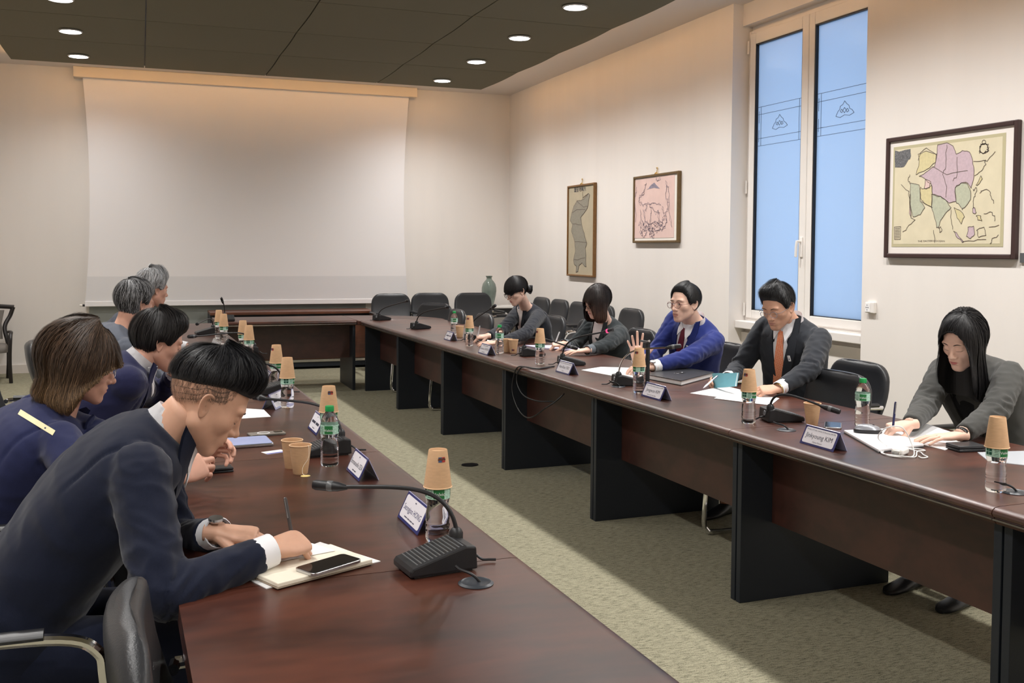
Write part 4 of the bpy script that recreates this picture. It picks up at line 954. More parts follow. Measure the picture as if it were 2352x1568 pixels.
MB().box((-.038, -.022, 0), (.034, .022, .026)).build('plug_body', mat('charger_white', srgb(238, 234, 230), .4), t, smooth=30, bevel=.008, seg=3)
MB().box((-.048, -.014, .005), (-.037, .014, .021)).build('socket_face', mat('charger_grey', srgb(200, 198, 192), .5), t, smooth=0, bevel=.003)
for sg in (-1, 1): MB().tube([(-.048, sg * .008, .013), (-.062, sg * .008, .013)], .0022, 8).build('pin', STEEL, t)
cb_ = [V(.034, 0, .013), V(.06, .01, .012), V(.07, .06, .006), V(.0, .085, .05), V(-.02, .05, .095), V(.01, .0, .10), V(.03, -.03, .04), V(.0, -.05, .004), V(-.06, -.04, .004), V(-.075, .01, .004), V(-.02, .06, .004), V(.07, .04, .004), V(.13, -.01, .004), V(.12, -.05, .004), V(.05, -.045, .010), V(-.03, -.065, .004), V(-.07, -.03, .008), V(-.05, .05, .004), V(.05, .075, .008), V(.10, .03, .006), V(.08, -.04, .004), V(.03, -.075, .004), V(.0, -.10, .004), V(-.03, -.09, .004), V(-.01, -.07, .004)]
MB().tube(spline(cb_, 7), .0022, 8).build('cable', CABLEW, t)
sheet([(2245, 1040), (2270, 1060), (2400, 1075), (2420, 1035)], 'plastic_folder', 'clear plastic folder on the table at the right edge', 'folder', FOLDER, .003)
sheet([(1335, 850), (1380, 843), (1450, 845), (1455, 872)], 'paper_sheet', 'white papers before the navy suit man, left of his bottle', 'paper', th=.002)
sheet([(1585, 903), (1665, 886), (1700, 895), (1650, 912)], 'paper_sheet', 'white paper under the light blue notebook', 'paper', th=.001)
sheet([(1640, 915), (1690, 893), (1790, 915), (1770, 931)], 'paper_sheet', 'white paper under the orange tie man left hand', 'paper', th=.0015, z=TZ + .0015)
sheet([(1085, 775), (1098, 785), (1138, 787), (1125, 776)], 'paper_sheet', 'white paper under the bun woman hands', 'paper')
sheet([(1205, 795), (1230, 800), (1340, 808), (1320, 796)], 'paper_sheet', 'stack of lilac edged papers before the brown bob woman', 'paper', LILAC, .010)
# black leather portfolio
P4 = [on_z(*p, TZ + .02) for p in ((1480, 862), (1565, 878), (1640, 858), (1560, 846))]; cw = np.mean(P4, axis=0); t = thing('leather_portfolio', 'thick black leather portfolio with loose papers, before the navy suit man', 'folder', (cw[0], cw[1], TZ))
q = [(p[0] - cw[0], p[1] - cw[1]) for p in P4]; ar = sum(q[i][0] * q[(i + 1) % 4][1] - q[(i + 1) % 4][0] * q[i][1] for i in range(4)); q = q if ar > 0 else q[::-1]
MB().prism(q, .004).build('lower_cover', LEATHER, t, smooth=0, bevel=.0015); MB().prism([(a * .96, b * .96) for a, b in q], .022, z0=.004).build('paper_stack', PAPER, t, smooth=0)
MB().prism(q, .005, z0=.026).build('upper_cover', LEATHER, t, smooth=0, bevel=.002)
em = MB(); a = np.linspace(0, 2 * PI, 25)
for r in (.030, .020): em.tube([(r * 1.3 * math.cos(x), r * math.sin(x), .0312) for x in a], .0010, 6, cap=False)
em.build('embossed_seal', BLACKG, t)
# phone stand: black post with a flat arm
sp = zt(1487, 884); t = thing('phone_stand', 'black upright stand with flat top arm beside the navy suit man bottle', 'stand', sp)
MB().lathe([(.040, 0), (.042, .003), (.040, .007), (.014, .010), (.001, .010)], 24).build('foot', BLACKP, t, smooth=50)
MB().box((-.009, -.011, .008), (.009, .011, .24)).build('post', BLACKP, t, smooth=0, bevel=.003)
hh = V(*on_x(1458, 787, sp[0])) - V(*sp)
MB().loft(np.array([[(.011 * math.cos(b), y, .243 + .006 * math.sin(b)) for b in np.linspace(0, -2 * PI, 12, endpoint=False)] for y in (-.015, -.01, .04, .075, .08)])).build('arm', BLACKP, t, smooth=50)
MB().ell((0, -.012, .249), (.008, .008, .008)).build('knob', CHROME, t)
# small dark plate on the carpet
fp = on_z(1079, 1068, 0)
o = MB().prism([(.06 * math.cos(a), .05 * math.sin(a)) for a in np.linspace(0, 2 * PI, 16, endpoint=False)], .006).build('floor_socket', BLACKP, smooth=0); o.location = (fp[0], fp[1], 0)
tag(o, 'small round black floor socket in the carpet of the aisle', 'socket')
# ------------------------------------------------------------------ people
def skin_mat(name, c):
    return mat(name, c, .52, spec=.35, sss=.12, var=.05, vscale=(30, 30, 30), bump=.05, bscale=900)
SK_A = skin_mat('skin_light', srgb(222, 184, 165)); SK_B = skin_mat('skin_tan', srgb(206, 160, 136)); SK_C = skin_mat('skin_rosy', srgb(210, 162, 142)); SK_D = skin_mat('skin_olive', srgb(204, 160, 136))
LIPS = mat('lips', srgb(186, 112, 108), .45); LIPM = mat('lips_pale', srgb(188, 134, 120), .5); BROW = mat('brow_hair', srgb(32, 26, 24), .8); LASH = mat('lash', srgb(24, 18, 17), .7)
EYEW = mat('eye_white', srgb(226, 218, 212), .25); IRIS = mat('iris', srgb(34, 22, 16), .15)
def hair_mat(name, rough=.5):
    m = bpy.data.materials.new(name); m.use_nodes = True; N = m.node_tree.nodes; L = m.node_tree.links; b = N['Principled BSDF']
    a = N.new('ShaderNodeAttribute'); a.attribute_name = 'hc'; L.new(a.outputs['Color'], b.inputs['Base Color'])
    b.inputs['Roughness'].default_value = rough; b.inputs['Specular IOR Level'].default_value = .35
    return m
HAIRM = hair_mat('hair_strands')
def cloth(name, c, var=.06, sheen=.15):
    return mat(name, c, .85, spec=.2, var=var, vscale=(220, 220, 220), bump=.25, bscale=900, sheen=sheen)

def smin(a, b, k): h = np.clip(.5 + .5 * (b - a) / k, 0, 1); return b + (a - b) * h - k * h * (1 - h)
def smax(a, b, k): return -smin(-a, -b, k)
def s_ell(P, c, r):
    q = P - V(*c); r = V(*r); k0 = np.linalg.norm(q / r, axis=1); k1 = np.linalg.norm(q / r ** 2, axis=1) + 1e-9; return k0 * (k0 - 1) / k1
def s_cap(P, a, b, ra, rb=None):
    a, b = V(*a), V(*b); rb = ra if rb is None else rb; d = b - a; t = np.clip((P - a) @ d / (d @ d), 0, 1)
    return np.linalg.norm(P - a - t[:, None] * d, axis=1) - (ra + (rb - ra) * t)
def head_sdf(P, o):
    f = o.get('fem', 0); jw = o.get('jaw', 1.0) * (.93 if f else 1.0); ns = o.get('nose', 1.0); Q = P.copy(); Q[:, 0] = np.abs(Q[:, 0])
    d = s_ell(Q, (0, -.012, .036), (.0755, .097, .088))
    d = smin(d, s_ell(Q, (0, .026, -.018), (.062 * jw, .064, .085)), .03)
    d = smin(d, s_cap(Q, (.046 * jw, .002, -.052), (.014, .066, -.094), .021, .017), .03)
    d = smin(d, s_ell(Q, (0, .074, -.094), (.020 * jw, .016, .017)), .018)
    d = smin(d, s_ell(Q, (.043, .052, -.018), (.021, .022, .020)), .022)
    d = smin(d, s_ell(Q, (.024, .078, .027), (.027, .011, .009)), .016)
    d = smin(d, s_ell(Q, (0, .078, -.058), (.030, .019, .025)), .018)
    d = smax(d, -s_ell(Q, (.031, .101, .006), (.019, .016, .0125)), .010)
    d = smin(d, s_ell(Q, (.0315, .0745, .004), (.0150, .0135, .0128)), .004)
    d = smin(d, s_cap(Q, (0, .083, .020), (0, .104 + .006 * (ns - 1), -.026), .0075, .0098 * ns), .012)
    d = smin(d, s_ell(Q, (0, .108 + .008 * (ns - 1), -.028), (.0105, .0098, .0088)), .008)
    d = smin(d, s_ell(Q, (.0125, .095, -.033), (.0085, .0105, .0075)), .007)
    d = smax(d, -s_ell(Q, (0, .101, -.0455), (.006, .004, .006)), .006)
    mo = o.get('mouth', 0.0)
    d = smin(d, s_ell(Q, (.0, .0920, -.0535), (.021, .0062, .0045)), .005)
    d = smin(d, s_ell(Q, (.0, .0898, -.0658 - mo), (.018, .0066, .0052)), .006)
    d = smax(d, -s_ell(Q, (0, .101, -.0597 - mo * .5), (.024, .0075, .0016 + mo * .55)), .003)
    d = smax(d, -s_ell(Q, (0, .101, -.079 - mo), (.016, .011, .006)), .010)
    return d
HC0 = V(0, .008, -.008)
def head_R(D, o):
    t = np.full(len(D), .165)
    for _ in range(34):
        t = t - .85 * head_sdf(HC0 + D * t[:, None], o); t = np.maximum(t, .02)
    return t
def dirs(phi, th): return np.stack([np.sin(th) * np.sin(phi), np.sin(th) * np.cos(phi), np.cos(th)], -1)

def ear_mesh(side):
    """ear in head space"""
    A = np.linspace(0, 2 * PI, 28, endpoint=False); P = []
    for rho, h in ((.02, -.002), (.30, -.003), (.50, -.0015), (.64, .0030), (.74, .0030), (.84, .0075), (.93, .0082), (1.0, .0055), (1.0, .001), (.9, -.004), (.5, -.010)):
        ring = []
        for a in A:
            rz = .0315 * (1.0 if math.sin(a) > 0 else .98); ry = .0185 * (1 + .28 * math.sin(a)) 
            rr_ = rho if rho > .6 else rho * .92 + .04
            y = ry * rr_ * math.cos(a); z = rz * rr_ * math.sin(a)
            hh = h
            if h > .004 and math.sin(a) < -.65: hh = h * .55        # lobe is flatter
            if h > .004 and math.cos(a) > .55: hh = h * .35          # front joins the cheek
            ring.append((y, z, hh + .010 * (-(y) / .02 + .4)))
        P.append(ring)
    P = np.array(P); X = .0735 + P[:, :, 2] - .004; Y = -.006 + P[:, :, 0] - .12 * P[:, :, 1]; Z = -.006 + P[:, :, 1]
    G = np.stack([side * X, Y, Z], -1)
    return G

def hand_mesh(side, pose, vox=.0028, size=1.0):
    """wrist at origin, fingers +x, back of hand +z, thumb side: +y for a right hand (side=+1). returns verts, faces"""
    m = MB()
    sec = [(-.03, .025, .020), (-.005, .026, .0195), (.02, .032, .0175), (.05, .039, .0155), (.078, .041, .0135), (.092, .038, .0115), (.098, .030, .009)]
    an = np.linspace(0, 2 * PI, 18, endpoint=False)
    m.loft(np.array([[(x, a * math.copysign(abs(math.cos(t)) ** .8, math.cos(t)), b * math.copysign(abs(math.sin(t)) ** .9, math.sin(t)) - .003 * (x > .03)) for t in an] for x, a, b in sec]))
    m.ell((.030, .022, -.010), (.028, .015, .012), 12, 8)
    names = [(.029, .090, (.040, .026, .021), .0086), (.0095, .096, (.044, .029, .022), .0088), (-.0100, .093, (.041, .027, .021), .0083), (-.0285, .084, (.032, .021, .018), .0073)]
    curl = pose.get('curl', [(.3, .35, .2)] * 4); spread = pose.get('spread', (.06, .02, -.03, -.09))
    for k, (y, x, Ls, r) in enumerate(names):
        p = V(x - .012, y, -.001); a = 0.0; yaw = spread[k]; pts = [p - V(.018, 0, 0), p]; rad = [r * 1.05, r * 1.12]
        for j, L_ in enumerate(Ls):
            a += curl[k][j]; d = V(math.cos(a) * math.cos(yaw), math.cos(a) * math.sin(yaw), -math.sin(a))
            L0 = L_ + (.012 if j == 0 else 0)
            pts += [p + d * L0 * .5, p + d * L0]; rad += [r * (1.0 - .04 * j), r * (1.03 - .09 * j)]; p = p + d * L0
        pts.append(p + d * r * .55); rad.append(r * .45)
        m.tube(pts, rad, 10)
    th = pose.get('thumb', [(.9, -.25), (.45, -.2), (.2, -.15)])      # (yaw away from the fingers, pitch down) per segment
    p = V(.012, .020, -.006); pts = [p - V(.008, .006, 0), p]; rad = [.013, .0135]
    for (yw, pt), L_, r in zip(th, (.044, .033, .026), (.0122, .0108, .0098)):
        d = V(math.cos(yw) * math.cos(pt), math.sin(yw) * math.cos(pt), math.sin(pt)); pts += [p + d * L_ * .5, p + d * L_]; rad += [r * 1.02, r]; p = p + d * L_
    pts.append(p + d * .006); rad.append(.0055)
    m.tube(pts, rad, 10)
    v, f = remesh(m, vox, 3)
    v = v * size
    if side < 0: v = v * V(1, -1, 1); f = [q[::-1] for q in f]
    return v, f
def remesh(m, vox, smooth=2, fac=.5):
    me = m.mesh('tmp', smooth=0); o = bpy.data.objects.new('tmp', me); COL.objects.link(o)
    r = o.modifiers.new('r', 'REMESH'); r.mode = 'VOXEL'; r.voxel_size = vox
    if smooth: s = o.modifiers.new('s', 'SMOOTH'); s.iterations = smooth; s.factor = fac
    dg = bpy.context.evaluated_depsgraph_get(); ev = bpy.data.meshes.new_from_object(o.evaluated_get(dg))
    v = np.empty(len(ev.vertices) * 3); ev.vertices.foreach_get('co', v); f = [tuple(p.vertices) for p in ev.polygons]
    bpy.data.objects.remove(o); bpy.data.meshes.remove(me); bpy.data.meshes.remove(ev)
    return v.reshape(-1, 3), f
POSES = {
    'write': dict(curl=[(.75, .85, .45), (.85, 1.0, .6), (.95, 1.15, .7), (1.0, 1.2, .7)], spread=(.02, .0, -.02, -.05), thumb=[(.65, -.55), (.15, -.45), (-.15, -.35)]),
    'flat': dict(curl=[(.12, .16, .10), (.12, .18, .10), (.14, .20, .12), (.18, .22, .14)], spread=(.09, .02, -.06, -.16), thumb=[(.75, -.2), (.45, -.1), (.3, -.05)]),
    'rest': dict(curl=[(.35, .45, .3), (.42, .5, .3), (.5, .55, .35), (.55, .6, .35)], spread=(.04, .0, -.03, -.07), thumb=[(.6, -.4), (.3, -.25), (.1, -.2)]),
    'open': dict(curl=[(-.02, .10, .06), (.0, .08, .05), (.30, .35, .2), (.35, .4, .2)], spread=(.20, .03, -.12, -.32), thumb=[(1.05, -.15), (.85, -.05), (.75, .0)]),
    'hold': dict(curl=[(.45, .75, .45), (.55, .85, .5), (.65, .9, .5), (.7, .9, .5)], spread=(.05, .01, -.03, -.08), thumb=[(.75, -.65), (.35, -.55), (.1, -.3)]),
}
HANDS = {}
def get_hand(side, pose, vox, size):
    k = (side, pose, vox, size)
    if k not in HANDS: HANDS[k] = hand_mesh(side, POSES[pose], vox, size)
    return HANDS[k]

def rot_head(fwd, roll=0.0):
    f = unit(fwd); r = unit(np.cross(f, V(0, 0, 1))); u = np.cross(r, f)
    c, s = math.cos(roll), math.sin(roll); r2 = r * c + u * s; u2 = np.cross(r2, f)
    return np.stack([r2, f, u2], 1)        # columns: right, forward, up

def make_hair(o, spec, R, c, name='hair'):
    NA, NS, ND = 72, 14, spec.get('nd', 0)
    tau = math.radians(spec.get('tilt', 20)); side = math.radians(spec.get('part', 0))
    A = np.linspace(-PI, PI, NA, endpoint=False)
    deg = np.degrees(np.abs(A)); xs_ = [p[0] for p in spec['edge']]; edge = np.radians(np.interp(deg, xs_, [p[1] for p in spec['edge']]))
    if 'edgeL' in spec: eL = np.radians(np.interp(deg, xs_, spec['edgeL'])); edge = np.where(A < 0, eL, edge)
    T = np.interp(deg, xs_, spec['thick']); D = np.interp(deg, xs_, spec.get('drop', [0] * len(xs_)))
    Rx = np.array([[1, 0, 0], [0, math.cos(tau), -math.sin(tau)], [0, math.sin(tau), math.cos(tau)]])
    Ry = np.array([[math.cos(side), 0, math.sin(side)], [0, 1, 0], [-math.sin(side), 0, math.cos(side)]])
    S = np.linspace(0.03, 1, NS); G = np.zeros((NA, NS + ND, 3)); OUT = np.zeros_like(G)
    g = R.T @ V(0, 0, -1)
    th = edge[:, None] * S[None]; d = dirs(A[:, None] + 0 * th, th) @ (Ry @ Rx).T
    Rr = head_R(d.reshape(-1, 3), dict(o, nose=.5)).reshape(NA, NS)
    # keep the skull smooth under the hair
    tp = np.clip((1 - S) / .22, 0, 1) ** .6; tp = spec.get('end', .3) + (1 - spec.get('end', .3)) * tp
    lump = np.array([[noise.noise((math.cos(a) * 1.6 + spec.get('seed', 0), math.sin(a) * 1.6, s * 2.2)) for s in S] for a in A])
    thick = T[:, None] * tp[None] * (1 + spec.get('lump', .25) * lump)
    if 'front_lift' in spec: thick += spec['front_lift'] * np.exp(-(A[:, None] / .75) ** 2) * np.sin(PI * np.clip((S[None] - .35) / .75, 0, 1)) 
    G[:, :NS] = HC0 + d * (Rr + thick)[..., None]; OUT[:, :NS] = d
    if ND:
        p = G[:, NS - 1].copy(); tg = G[:, NS - 1] - G[:, NS - 2]; tg /= np.linalg.norm(tg, axis=1)[:, None]
        rad = d[:, -1].copy(); step = (D / ND)[:, None]; curl = spec.get('curl', 0.0)
        for k in range(ND):
            u = min(1, (k + 1) / ND * 1.8); dr = tg * (1 - u) + g * u
            e = max(0, (k + 1) / ND - .6) / .4; dr = dr - rad * curl * e * 1.4 + rad * spec.get('flare', 0) * (1 - e) 
            dr /= np.linalg.norm(dr, axis=1)[:, None] + 1e-9
            p = p + dr * step; G[:, NS + k] = p; OUT[:, NS + k] = rad
    base = spec['color']; mb = MB(); NT = NS + ND
    cap = G.copy(); cap[:, :NS] -= OUT[:, :NS] * .0015
    mb.add(np.vstack([cap.reshape(-1, 3), cap[:, 0].mean(0)[None]]), [(i * NT + j, i * NT + j + 1, ((i + 1) % NA) * NT + j + 1, ((i + 1) % NA) * NT + j) for i in range(NA) for j in range(NT - 1)] + [(((i + 1) % NA) * NT, NA * NT, i * NT) for i in range(NA)])
    cols = [np.tile(np.append(V(*base) * spec.get('cap_dark', .75), 1), (NA * NT + 1, 1))]
    if spec.get('capgrad'):
        gs = np.clip((np.r_[np.linspace(.03, 1, NS), np.ones(ND)] - .40) / .58, 0, 1)[None, :, None] * np.ones((NA, 1, 1)); cg = V(*base) * (1 - gs) + V(*spec['tip']) * gs
        cols = [np.c_[np.vstack([cg.reshape(-1, 3), V(*base)[None]]), np.ones(NA * NT + 1)]]
    # strands
    n = spec.get('n', 1500); K = spec.get('k', 7); r = np.random.default_rng(spec.get('seed', 0) + 11)
    a0 = r.random(n) * NA; s0 = r.random(n) ** spec.get('rootpow', 1.3) * .8; ln = spec.get('len', (.9, 1.2)); L_ = ln[0] + (ln[1] - ln[0]) * r.random(n)
    if spec.get('long'): s0 *= .8; s1 = np.full(n, 1.0) - r.random(n) ** 3 * .25
    else: s1 = np.minimum(1.0, s0 + L_)
    swirl = spec.get('swirl', 0.0); wd = spec.get('w', .0016); lift = spec.get('lift', .004)
    t = np.linspace(0, 1, K); ja = np.cumsum(r.normal(0, spec.get('jit', .25), (n, K)), axis=1) * .5
    nc = spec.get('clumps', 170); ca = r.random(nc) * NA; cl_ = r.random(nc); ci = np.argmin(np.abs((a0[:, None] - ca[None] + NA / 2) % NA - NA / 2), axis=1); pull = ((ca[ci] - a0 + NA / 2) % NA - NA / 2)[:, None] * t[None] * spec.get('pull', .55)
    ss = s0[:, None] + (s1 - s0)[:, None] * t[None]; aa = (a0[:, None] + ja + pull + swirl * (ss) * NA / (2 * PI)) % NA
    fs = ss * (NT - 1); i0 = np.floor(aa).astype(int) % NA; i1 = (i0 + 1) % NA; fa = (aa - np.floor(aa))[..., None]; j0 = np.minimum(fs.astype(int), NT - 2); fj = (fs - j0)[..., None]
    def samp(X): return (X[i0, j0] * (1 - fa) + X[i1, j0] * fa) * (1 - fj) + (X[i0, j0 + 1] * (1 - fa) + X[i1, j0 + 1] * fa) * fj
    P = samp(G); O = samp(OUT); lo = (.45 * r.random(n) + .75 * cl_[ci])[:, None] * lift
    up = lo * (t[None] ** spec.get('tipup', .6)) + .0008
    P = P + O * up[..., None] + r.normal(0, spec.get('rand', .0006), P.shape)
    tg = np.gradient(P, axis=1); W = np.cross(tg, O); W /= np.linalg.norm(W, axis=2)[..., None] + 1e-9
    prof = np.array([.5] + [1] * (K - 3) + [.8, .25])[None, :, None] * (wd * (.6 + .8 * r.random(n)))[:, None, None] * .5
    Lft, Rgt = P - W * prof, P + W * prof
    vv = np.stack([Lft, Rgt], 2).reshape(-1, 3)
    F = []
    for i in range(n):
        b = i * K * 2
        for k in range(K - 1): F.append((b + 2 * k, b + 2 * k + 1, b + 2 * k + 3, b + 2 * k + 2))
    mb.add(vv, F)
    br = np.exp(r.normal(0, spec.get('cvar', .22), n)); sc = V(*base)[None] * br[:, None]
    if 'grey' in spec:
        isg = r.random(n) < spec['grey']; sc[isg] = V(*spec.get('grey_col', (.42, .42, .43))) * (.7 + .5 * r.random(isg.sum()))[:, None]
    if 'tip' in spec:
        tipc = V(*spec['tip']); tt = np.clip((ss - .45) / .5, 0, 1)[..., None]; cc = sc[:, None] * (1 - tt) + tipc * br[:, None, None] * tt
    else: cc = np.repeat(sc[:, None], K, 1)
    cc = np.repeat(cc.reshape(-1, 3), 2, axis=0); cols.append(np.c_[cc, np.ones(len(cc))])
    mb.v = [x @ R.T + c for x in mb.v]; mb.col = np.vstack(cols)
    return mb, G

def tri_ik(S, W, l1, l2, pole):
    d = W - S; L = np.linalg.norm(d); 
    if L > (l1 + l2) * .995: k = L / ((l1 + l2) * .99); l1 *= k; l2 *= k
    d = d / np.linalg.norm(W - S); a = (l1 * l1 - l2 * l2 + L * L) / (2 * L); h = math.sqrt(max(1e-6, l1 * l1 - a * a))
    p = unit(pole - d * (pole @ d)); return S + d * a + p * h

def ring_at(c, right, fwd, a, b, n=36, ex=2.35):
    an = np.linspace(0, 2 * PI, n, endpoint=False); cs, sn = np.cos(an), np.sin(an)
    return c + (a * np.sign(cs) * np.abs(cs) ** (2 / ex))[:, None] * right + (b * np.sign(sn) * np.abs(sn) ** (2 / ex))[:, None] * fwd

def person(label, hip, neck, side, head, hf, roll=0, o=None, skin=SK_A, jacket=None, inner=SHIRT, hair=None, arms=None, female=False, vox=.009, style='suit', tie=None,
           glasses=None, hres=(150, 112), hvox=.0028, scale=1.0, open_eyes=False, back=.035, vtop=.0, vlen=.30, vwid=.058, seedw=0, cuff=True, legs=True, brow=BROW, trousers=None, lapel_mat=None, knees=None):
    """hip/neck/head: world points; side: vector to the person's right; hf: facing of the head"""
    o = dict(o or {}); o['fem'] = 1 if female else 0
    hip, neck, head = V(*hip), V(*neck), V(*head); side = unit(V(*side)); root = V(hip[0], hip[1], 0)
    t = thing('person', label, 'person', tuple(root)); ks = (.92 if female else 1.0) * scale
    # ---- spine and torso rings
    ax = unit(neck - hip); fw0 = unit(np.cross(ax, side) * -1); fw0 = np.cross(ax, side); fw0 = unit(fw0)
    # forward = up x right
    q1 = hip + (neck - hip) * .5 - fw0 * back
    ts = [-.10, -.02, .10, .25, .40, .55, .68, .78, .85, .90, .94, .97, 1.0]
    A_ = [.198, .196, .186, .176, .180, .190, .198, .199, .190, .168, .130, .095, .074]
    B_ = [.150, .148, .138, .128, .126, .130, .130, .122, .110, .100, .088, .078, .070]
    rings = []; frames = []
    for tt, a, b in zip(ts, A_, B_):
        u_ = max(tt, 0); c = (1 - u_) ** 2 * hip + 2 * u_ * (1 - u_) * q1 + u_ ** 2 * neck
        tg = unit(2 * (1 - u_) * (q1 - hip) + 2 * u_ * (neck - q1)); 
        if tt < 0: c = hip + tg * tt * np.linalg.norm(neck - hip)
        r_ = unit(side - tg * (side @ tg)); f_ = np.cross(tg, r_); frames.append((c, r_, f_, tg))
        fs = 1.0 if not female else (.95 if tt < .5 else 1.0)
        ch = .012 if female and .5 < tt < .8 else 0
        rings.append((c, r_, f_, a * ks * fs, (b + ch) * ks))
    TM = MB().loft(np.array([ring_at(*x) for x in rings]))
    cS, rS, fS, uS = frames[8]
    shoulders = {1: cS + rS * .168 * ks + uS * .002, -1: cS - rS * .168 * ks + uS * .002}
    arms_out = {}
    for sg in (1, -1):
        a = arms.get('R' if sg == 1 else 'L'); S = shoulders[sg]
        W = V(*a['wrist']); pole = V(*a.get('pole', tuple(sg * side * .6 - V(0, 0, .8))))
        E = tri_ik(S, W, .285 * ks, .255 * ks, pole); arms_out[sg] = (S, E, W, a)
        TM.ell(S - rS * sg * .006, (.070 * ks, .070 * ks, .070 * ks), 16, 10)
        sl = a.get('sleeve', .93); We = E + (W - E) * sl
        pth = np.vstack([bez(S, S + (E - S) * .5 + V(0, 0, -.0), E + (S - E) * .12, n=7), bez(E + (S - E) * .12, E, E + (W - E) * .15, n=4)[1:], bez(E + (W - E) * .15, E + (W - E) * .5, We, n=6)[1:]])
        rad = np.interp(np.linspace(0, 1, len(pth)), [0, .2, .5, .6, .8, 1], [.069, .062, .054, .052, .047, .040]) * ks * a.get('fat', 1.0)
        TM.tube(pth, rad, 16)
    v, f = remesh(TM, vox, 4)
    # cloth folds
    me = bpy.data.meshes.new('tmp'); me.from_pydata(v.tolist(), [], f); nr = np.empty(len(v) * 3); me.vertices.foreach_get('normal', nr); nr = nr.reshape(-1, 3); bpy.data.meshes.remove(me)
    ph = seedw * 3.7; best = np.full(len(v), 9.0); sp = np.zeros(len(v)); an_ = np.zeros(len(v)); elw = np.zeros(len(v))
    for sg in (1, -1):
        S, E, W, a = arms_out[sg]
        for (p0_, p1_, s0_) in ((S, E, 0.0), (E, W, np.linalg.norm(E - S))):
            d_ = p1_ - p0_; L0 = np.linalg.norm(d_); d_ = d_ / L0; q_ = v - p0_; tt_ = np.clip(q_ @ d_, 0, L0); rv = q_ - tt_[:, None] * d_; ds_ = np.linalg.norm(rv, axis=1)
            x_ = unit(np.cross(d_, V(.2, .3, 1))); y_ = np.cross(d_, x_); m_ = (ds_ < best) & (ds_ < .10); best[m_] = ds_[m_]; sp[m_] = (s0_ + tt_)[m_] + sg * 3; an_[m_] = np.arctan2(rv @ y_, rv @ x_)[m_]
        elw = np.maximum(elw, np.exp(-(np.linalg.norm(v - E, axis=1) / .12) ** 2))
        elw = np.maximum(elw, .75 * np.exp(-(np.linalg.norm(v - (S - rS * sg * .03 - V(0, 0, .10)), axis=1) / .10) ** 2))
    onarm = np.clip((.095 - best) / .02, 0, 1); disp = np.zeros(len(v))
    for i, p in enumerate(v):
        k = onarm[i]; z_ = 0.0
        if k > 0:
            n1 = noise.noise((sp[i] * 21 + ph + .9 * math.sin(an_[i]), math.cos(an_[i]) * 1.1, math.sin(an_[i]) * 1.1 + sp[i] * 2)); z_ += k * ((1 - abs(n1) * 2.2) * (.35 + 1.25 * elw[i]) - .2)
        if k < 1:
            n2 = noise.noise((p[0] * 7 + ph, p[1] * 7, p[2] * 12 + p[0] * 8 - p[1] * 6)); z_ += (1 - k) * ((1 - abs(n2) * 2.4) * .55 - .2)
        disp[i] = z_ + .22 * noise.noise((p[0] * 26, p[1] * 26 + ph, p[2] * 26))
    lat = (v - cS) @ rS; alongS = (v - cS) @ uS
    for sg in (1, -1): disp -= .9 * np.exp(-((lat * sg - .150 * ks) / .006) ** 2) * np.clip((alongS + .16) / .06, 0, 1)
    v = v + nr * (disp * .0068)[:, None]
    J = MB().add(v, f); jo = J.build('jacket', jacket, t, smooth=180, loc=root)
    bvh = BVHTree.FromPolygons([tuple(x) for x in v], f)
    # chest frame for things that lie on the jacket front: rays onto the torso only, along the local forward axis
    TB = MB().loft(np.array([ring_at(*x) for x in rings])); tbv = BVHTree.FromPolygons([tuple(x) for x in np.vstack(TB.v)], TB.f)
    cC, rC, fC, uC = frames[7]; O0 = neck
    spx = np.linspace(0, 1, 60); spp = np.array([(1 - k) ** 2 * hip + 2 * k * (1 - k) * q1 + k ** 2 * neck for k in spx]); sl_ = np.r_[0, np.cumsum(np.linalg.norm(np.diff(spp, axis=0), axis=1))]; SL = sl_[-1]
    def spine_at(w_):
        u_ = np.interp(np.clip(SL - w_, 0, SL), sl_, spx); c = (1 - u_) ** 2 * hip + 2 * u_ * (1 - u_) * q1 + u_ ** 2 * neck; tg = unit(2 * (1 - u_) * (q1 - hip) + 2 * u_ * (neck - q1))
        if w_ < 0: c = c - tg * w_
        r_ = unit(side - tg * (side @ tg)); return c, r_, np.cross(tg, r_)
    def chest(u, w_, off):
        c, r_, f_ = spine_at(w_); p = c + r_ * u + f_ * .45; hit = tbv.ray_cast(tuple(p), tuple(-f_), .45)
        base_ = (np.array(hit[0]) if hit[0] is not None else c + r_ * u + f_ * math.sqrt(max(0, (.072 * ks) ** 2 - u * u)))
        h2 = bvh.ray_cast(tuple(base_ + f_ * .035), tuple(-f_), .07)       # ride on the cloth where it bulges
        if h2[0] is not None: base_ = np.array(h2[0]) if (np.array(h2[0]) - base_) @ f_ > -.02 else base_
        return base_ + f_ * off
    def panel(name, UV, m, off, parent=t, th=.003, closed=False):
        G = np.array([[chest(u, w_, off) for u, w_ in row] for row in UV]); 
        for _ in range(5):
            H = G.copy(); H[1:-1, :] = .5 * G[1:-1, :] + .25 * (G[:-2, :] + G[2:, :]); G = H
        mb = MB(); mb.grid(G); mb.grid(G - fC * th, flip=True)
        nu, nv = G.shape[:2]; 
        for e in (G[0], G[-1], G[:, 0], G[:, -1]): mb.grid(np.array([e, e - fC * th])); mb.grid(np.array([e, e - fC * th]), flip=True)
        return mb.build(name, m, parent, smooth=50, loc=root)
    vw, vl = vwid * ks, vlen * ks; N_ = 11
    rows = []
    for k in range(N_):
        w_ = -.02 + (vl + .02) * k / (N_ - 1); hw = max(.004, vw * (1 - max(0, w_) / vl)); rows.append([(hw * x, w_) for x in np.linspace(1, -1, 9)])
    panel('shirt_front', rows, inner, .0085)
    lm = lapel_mat or jacket
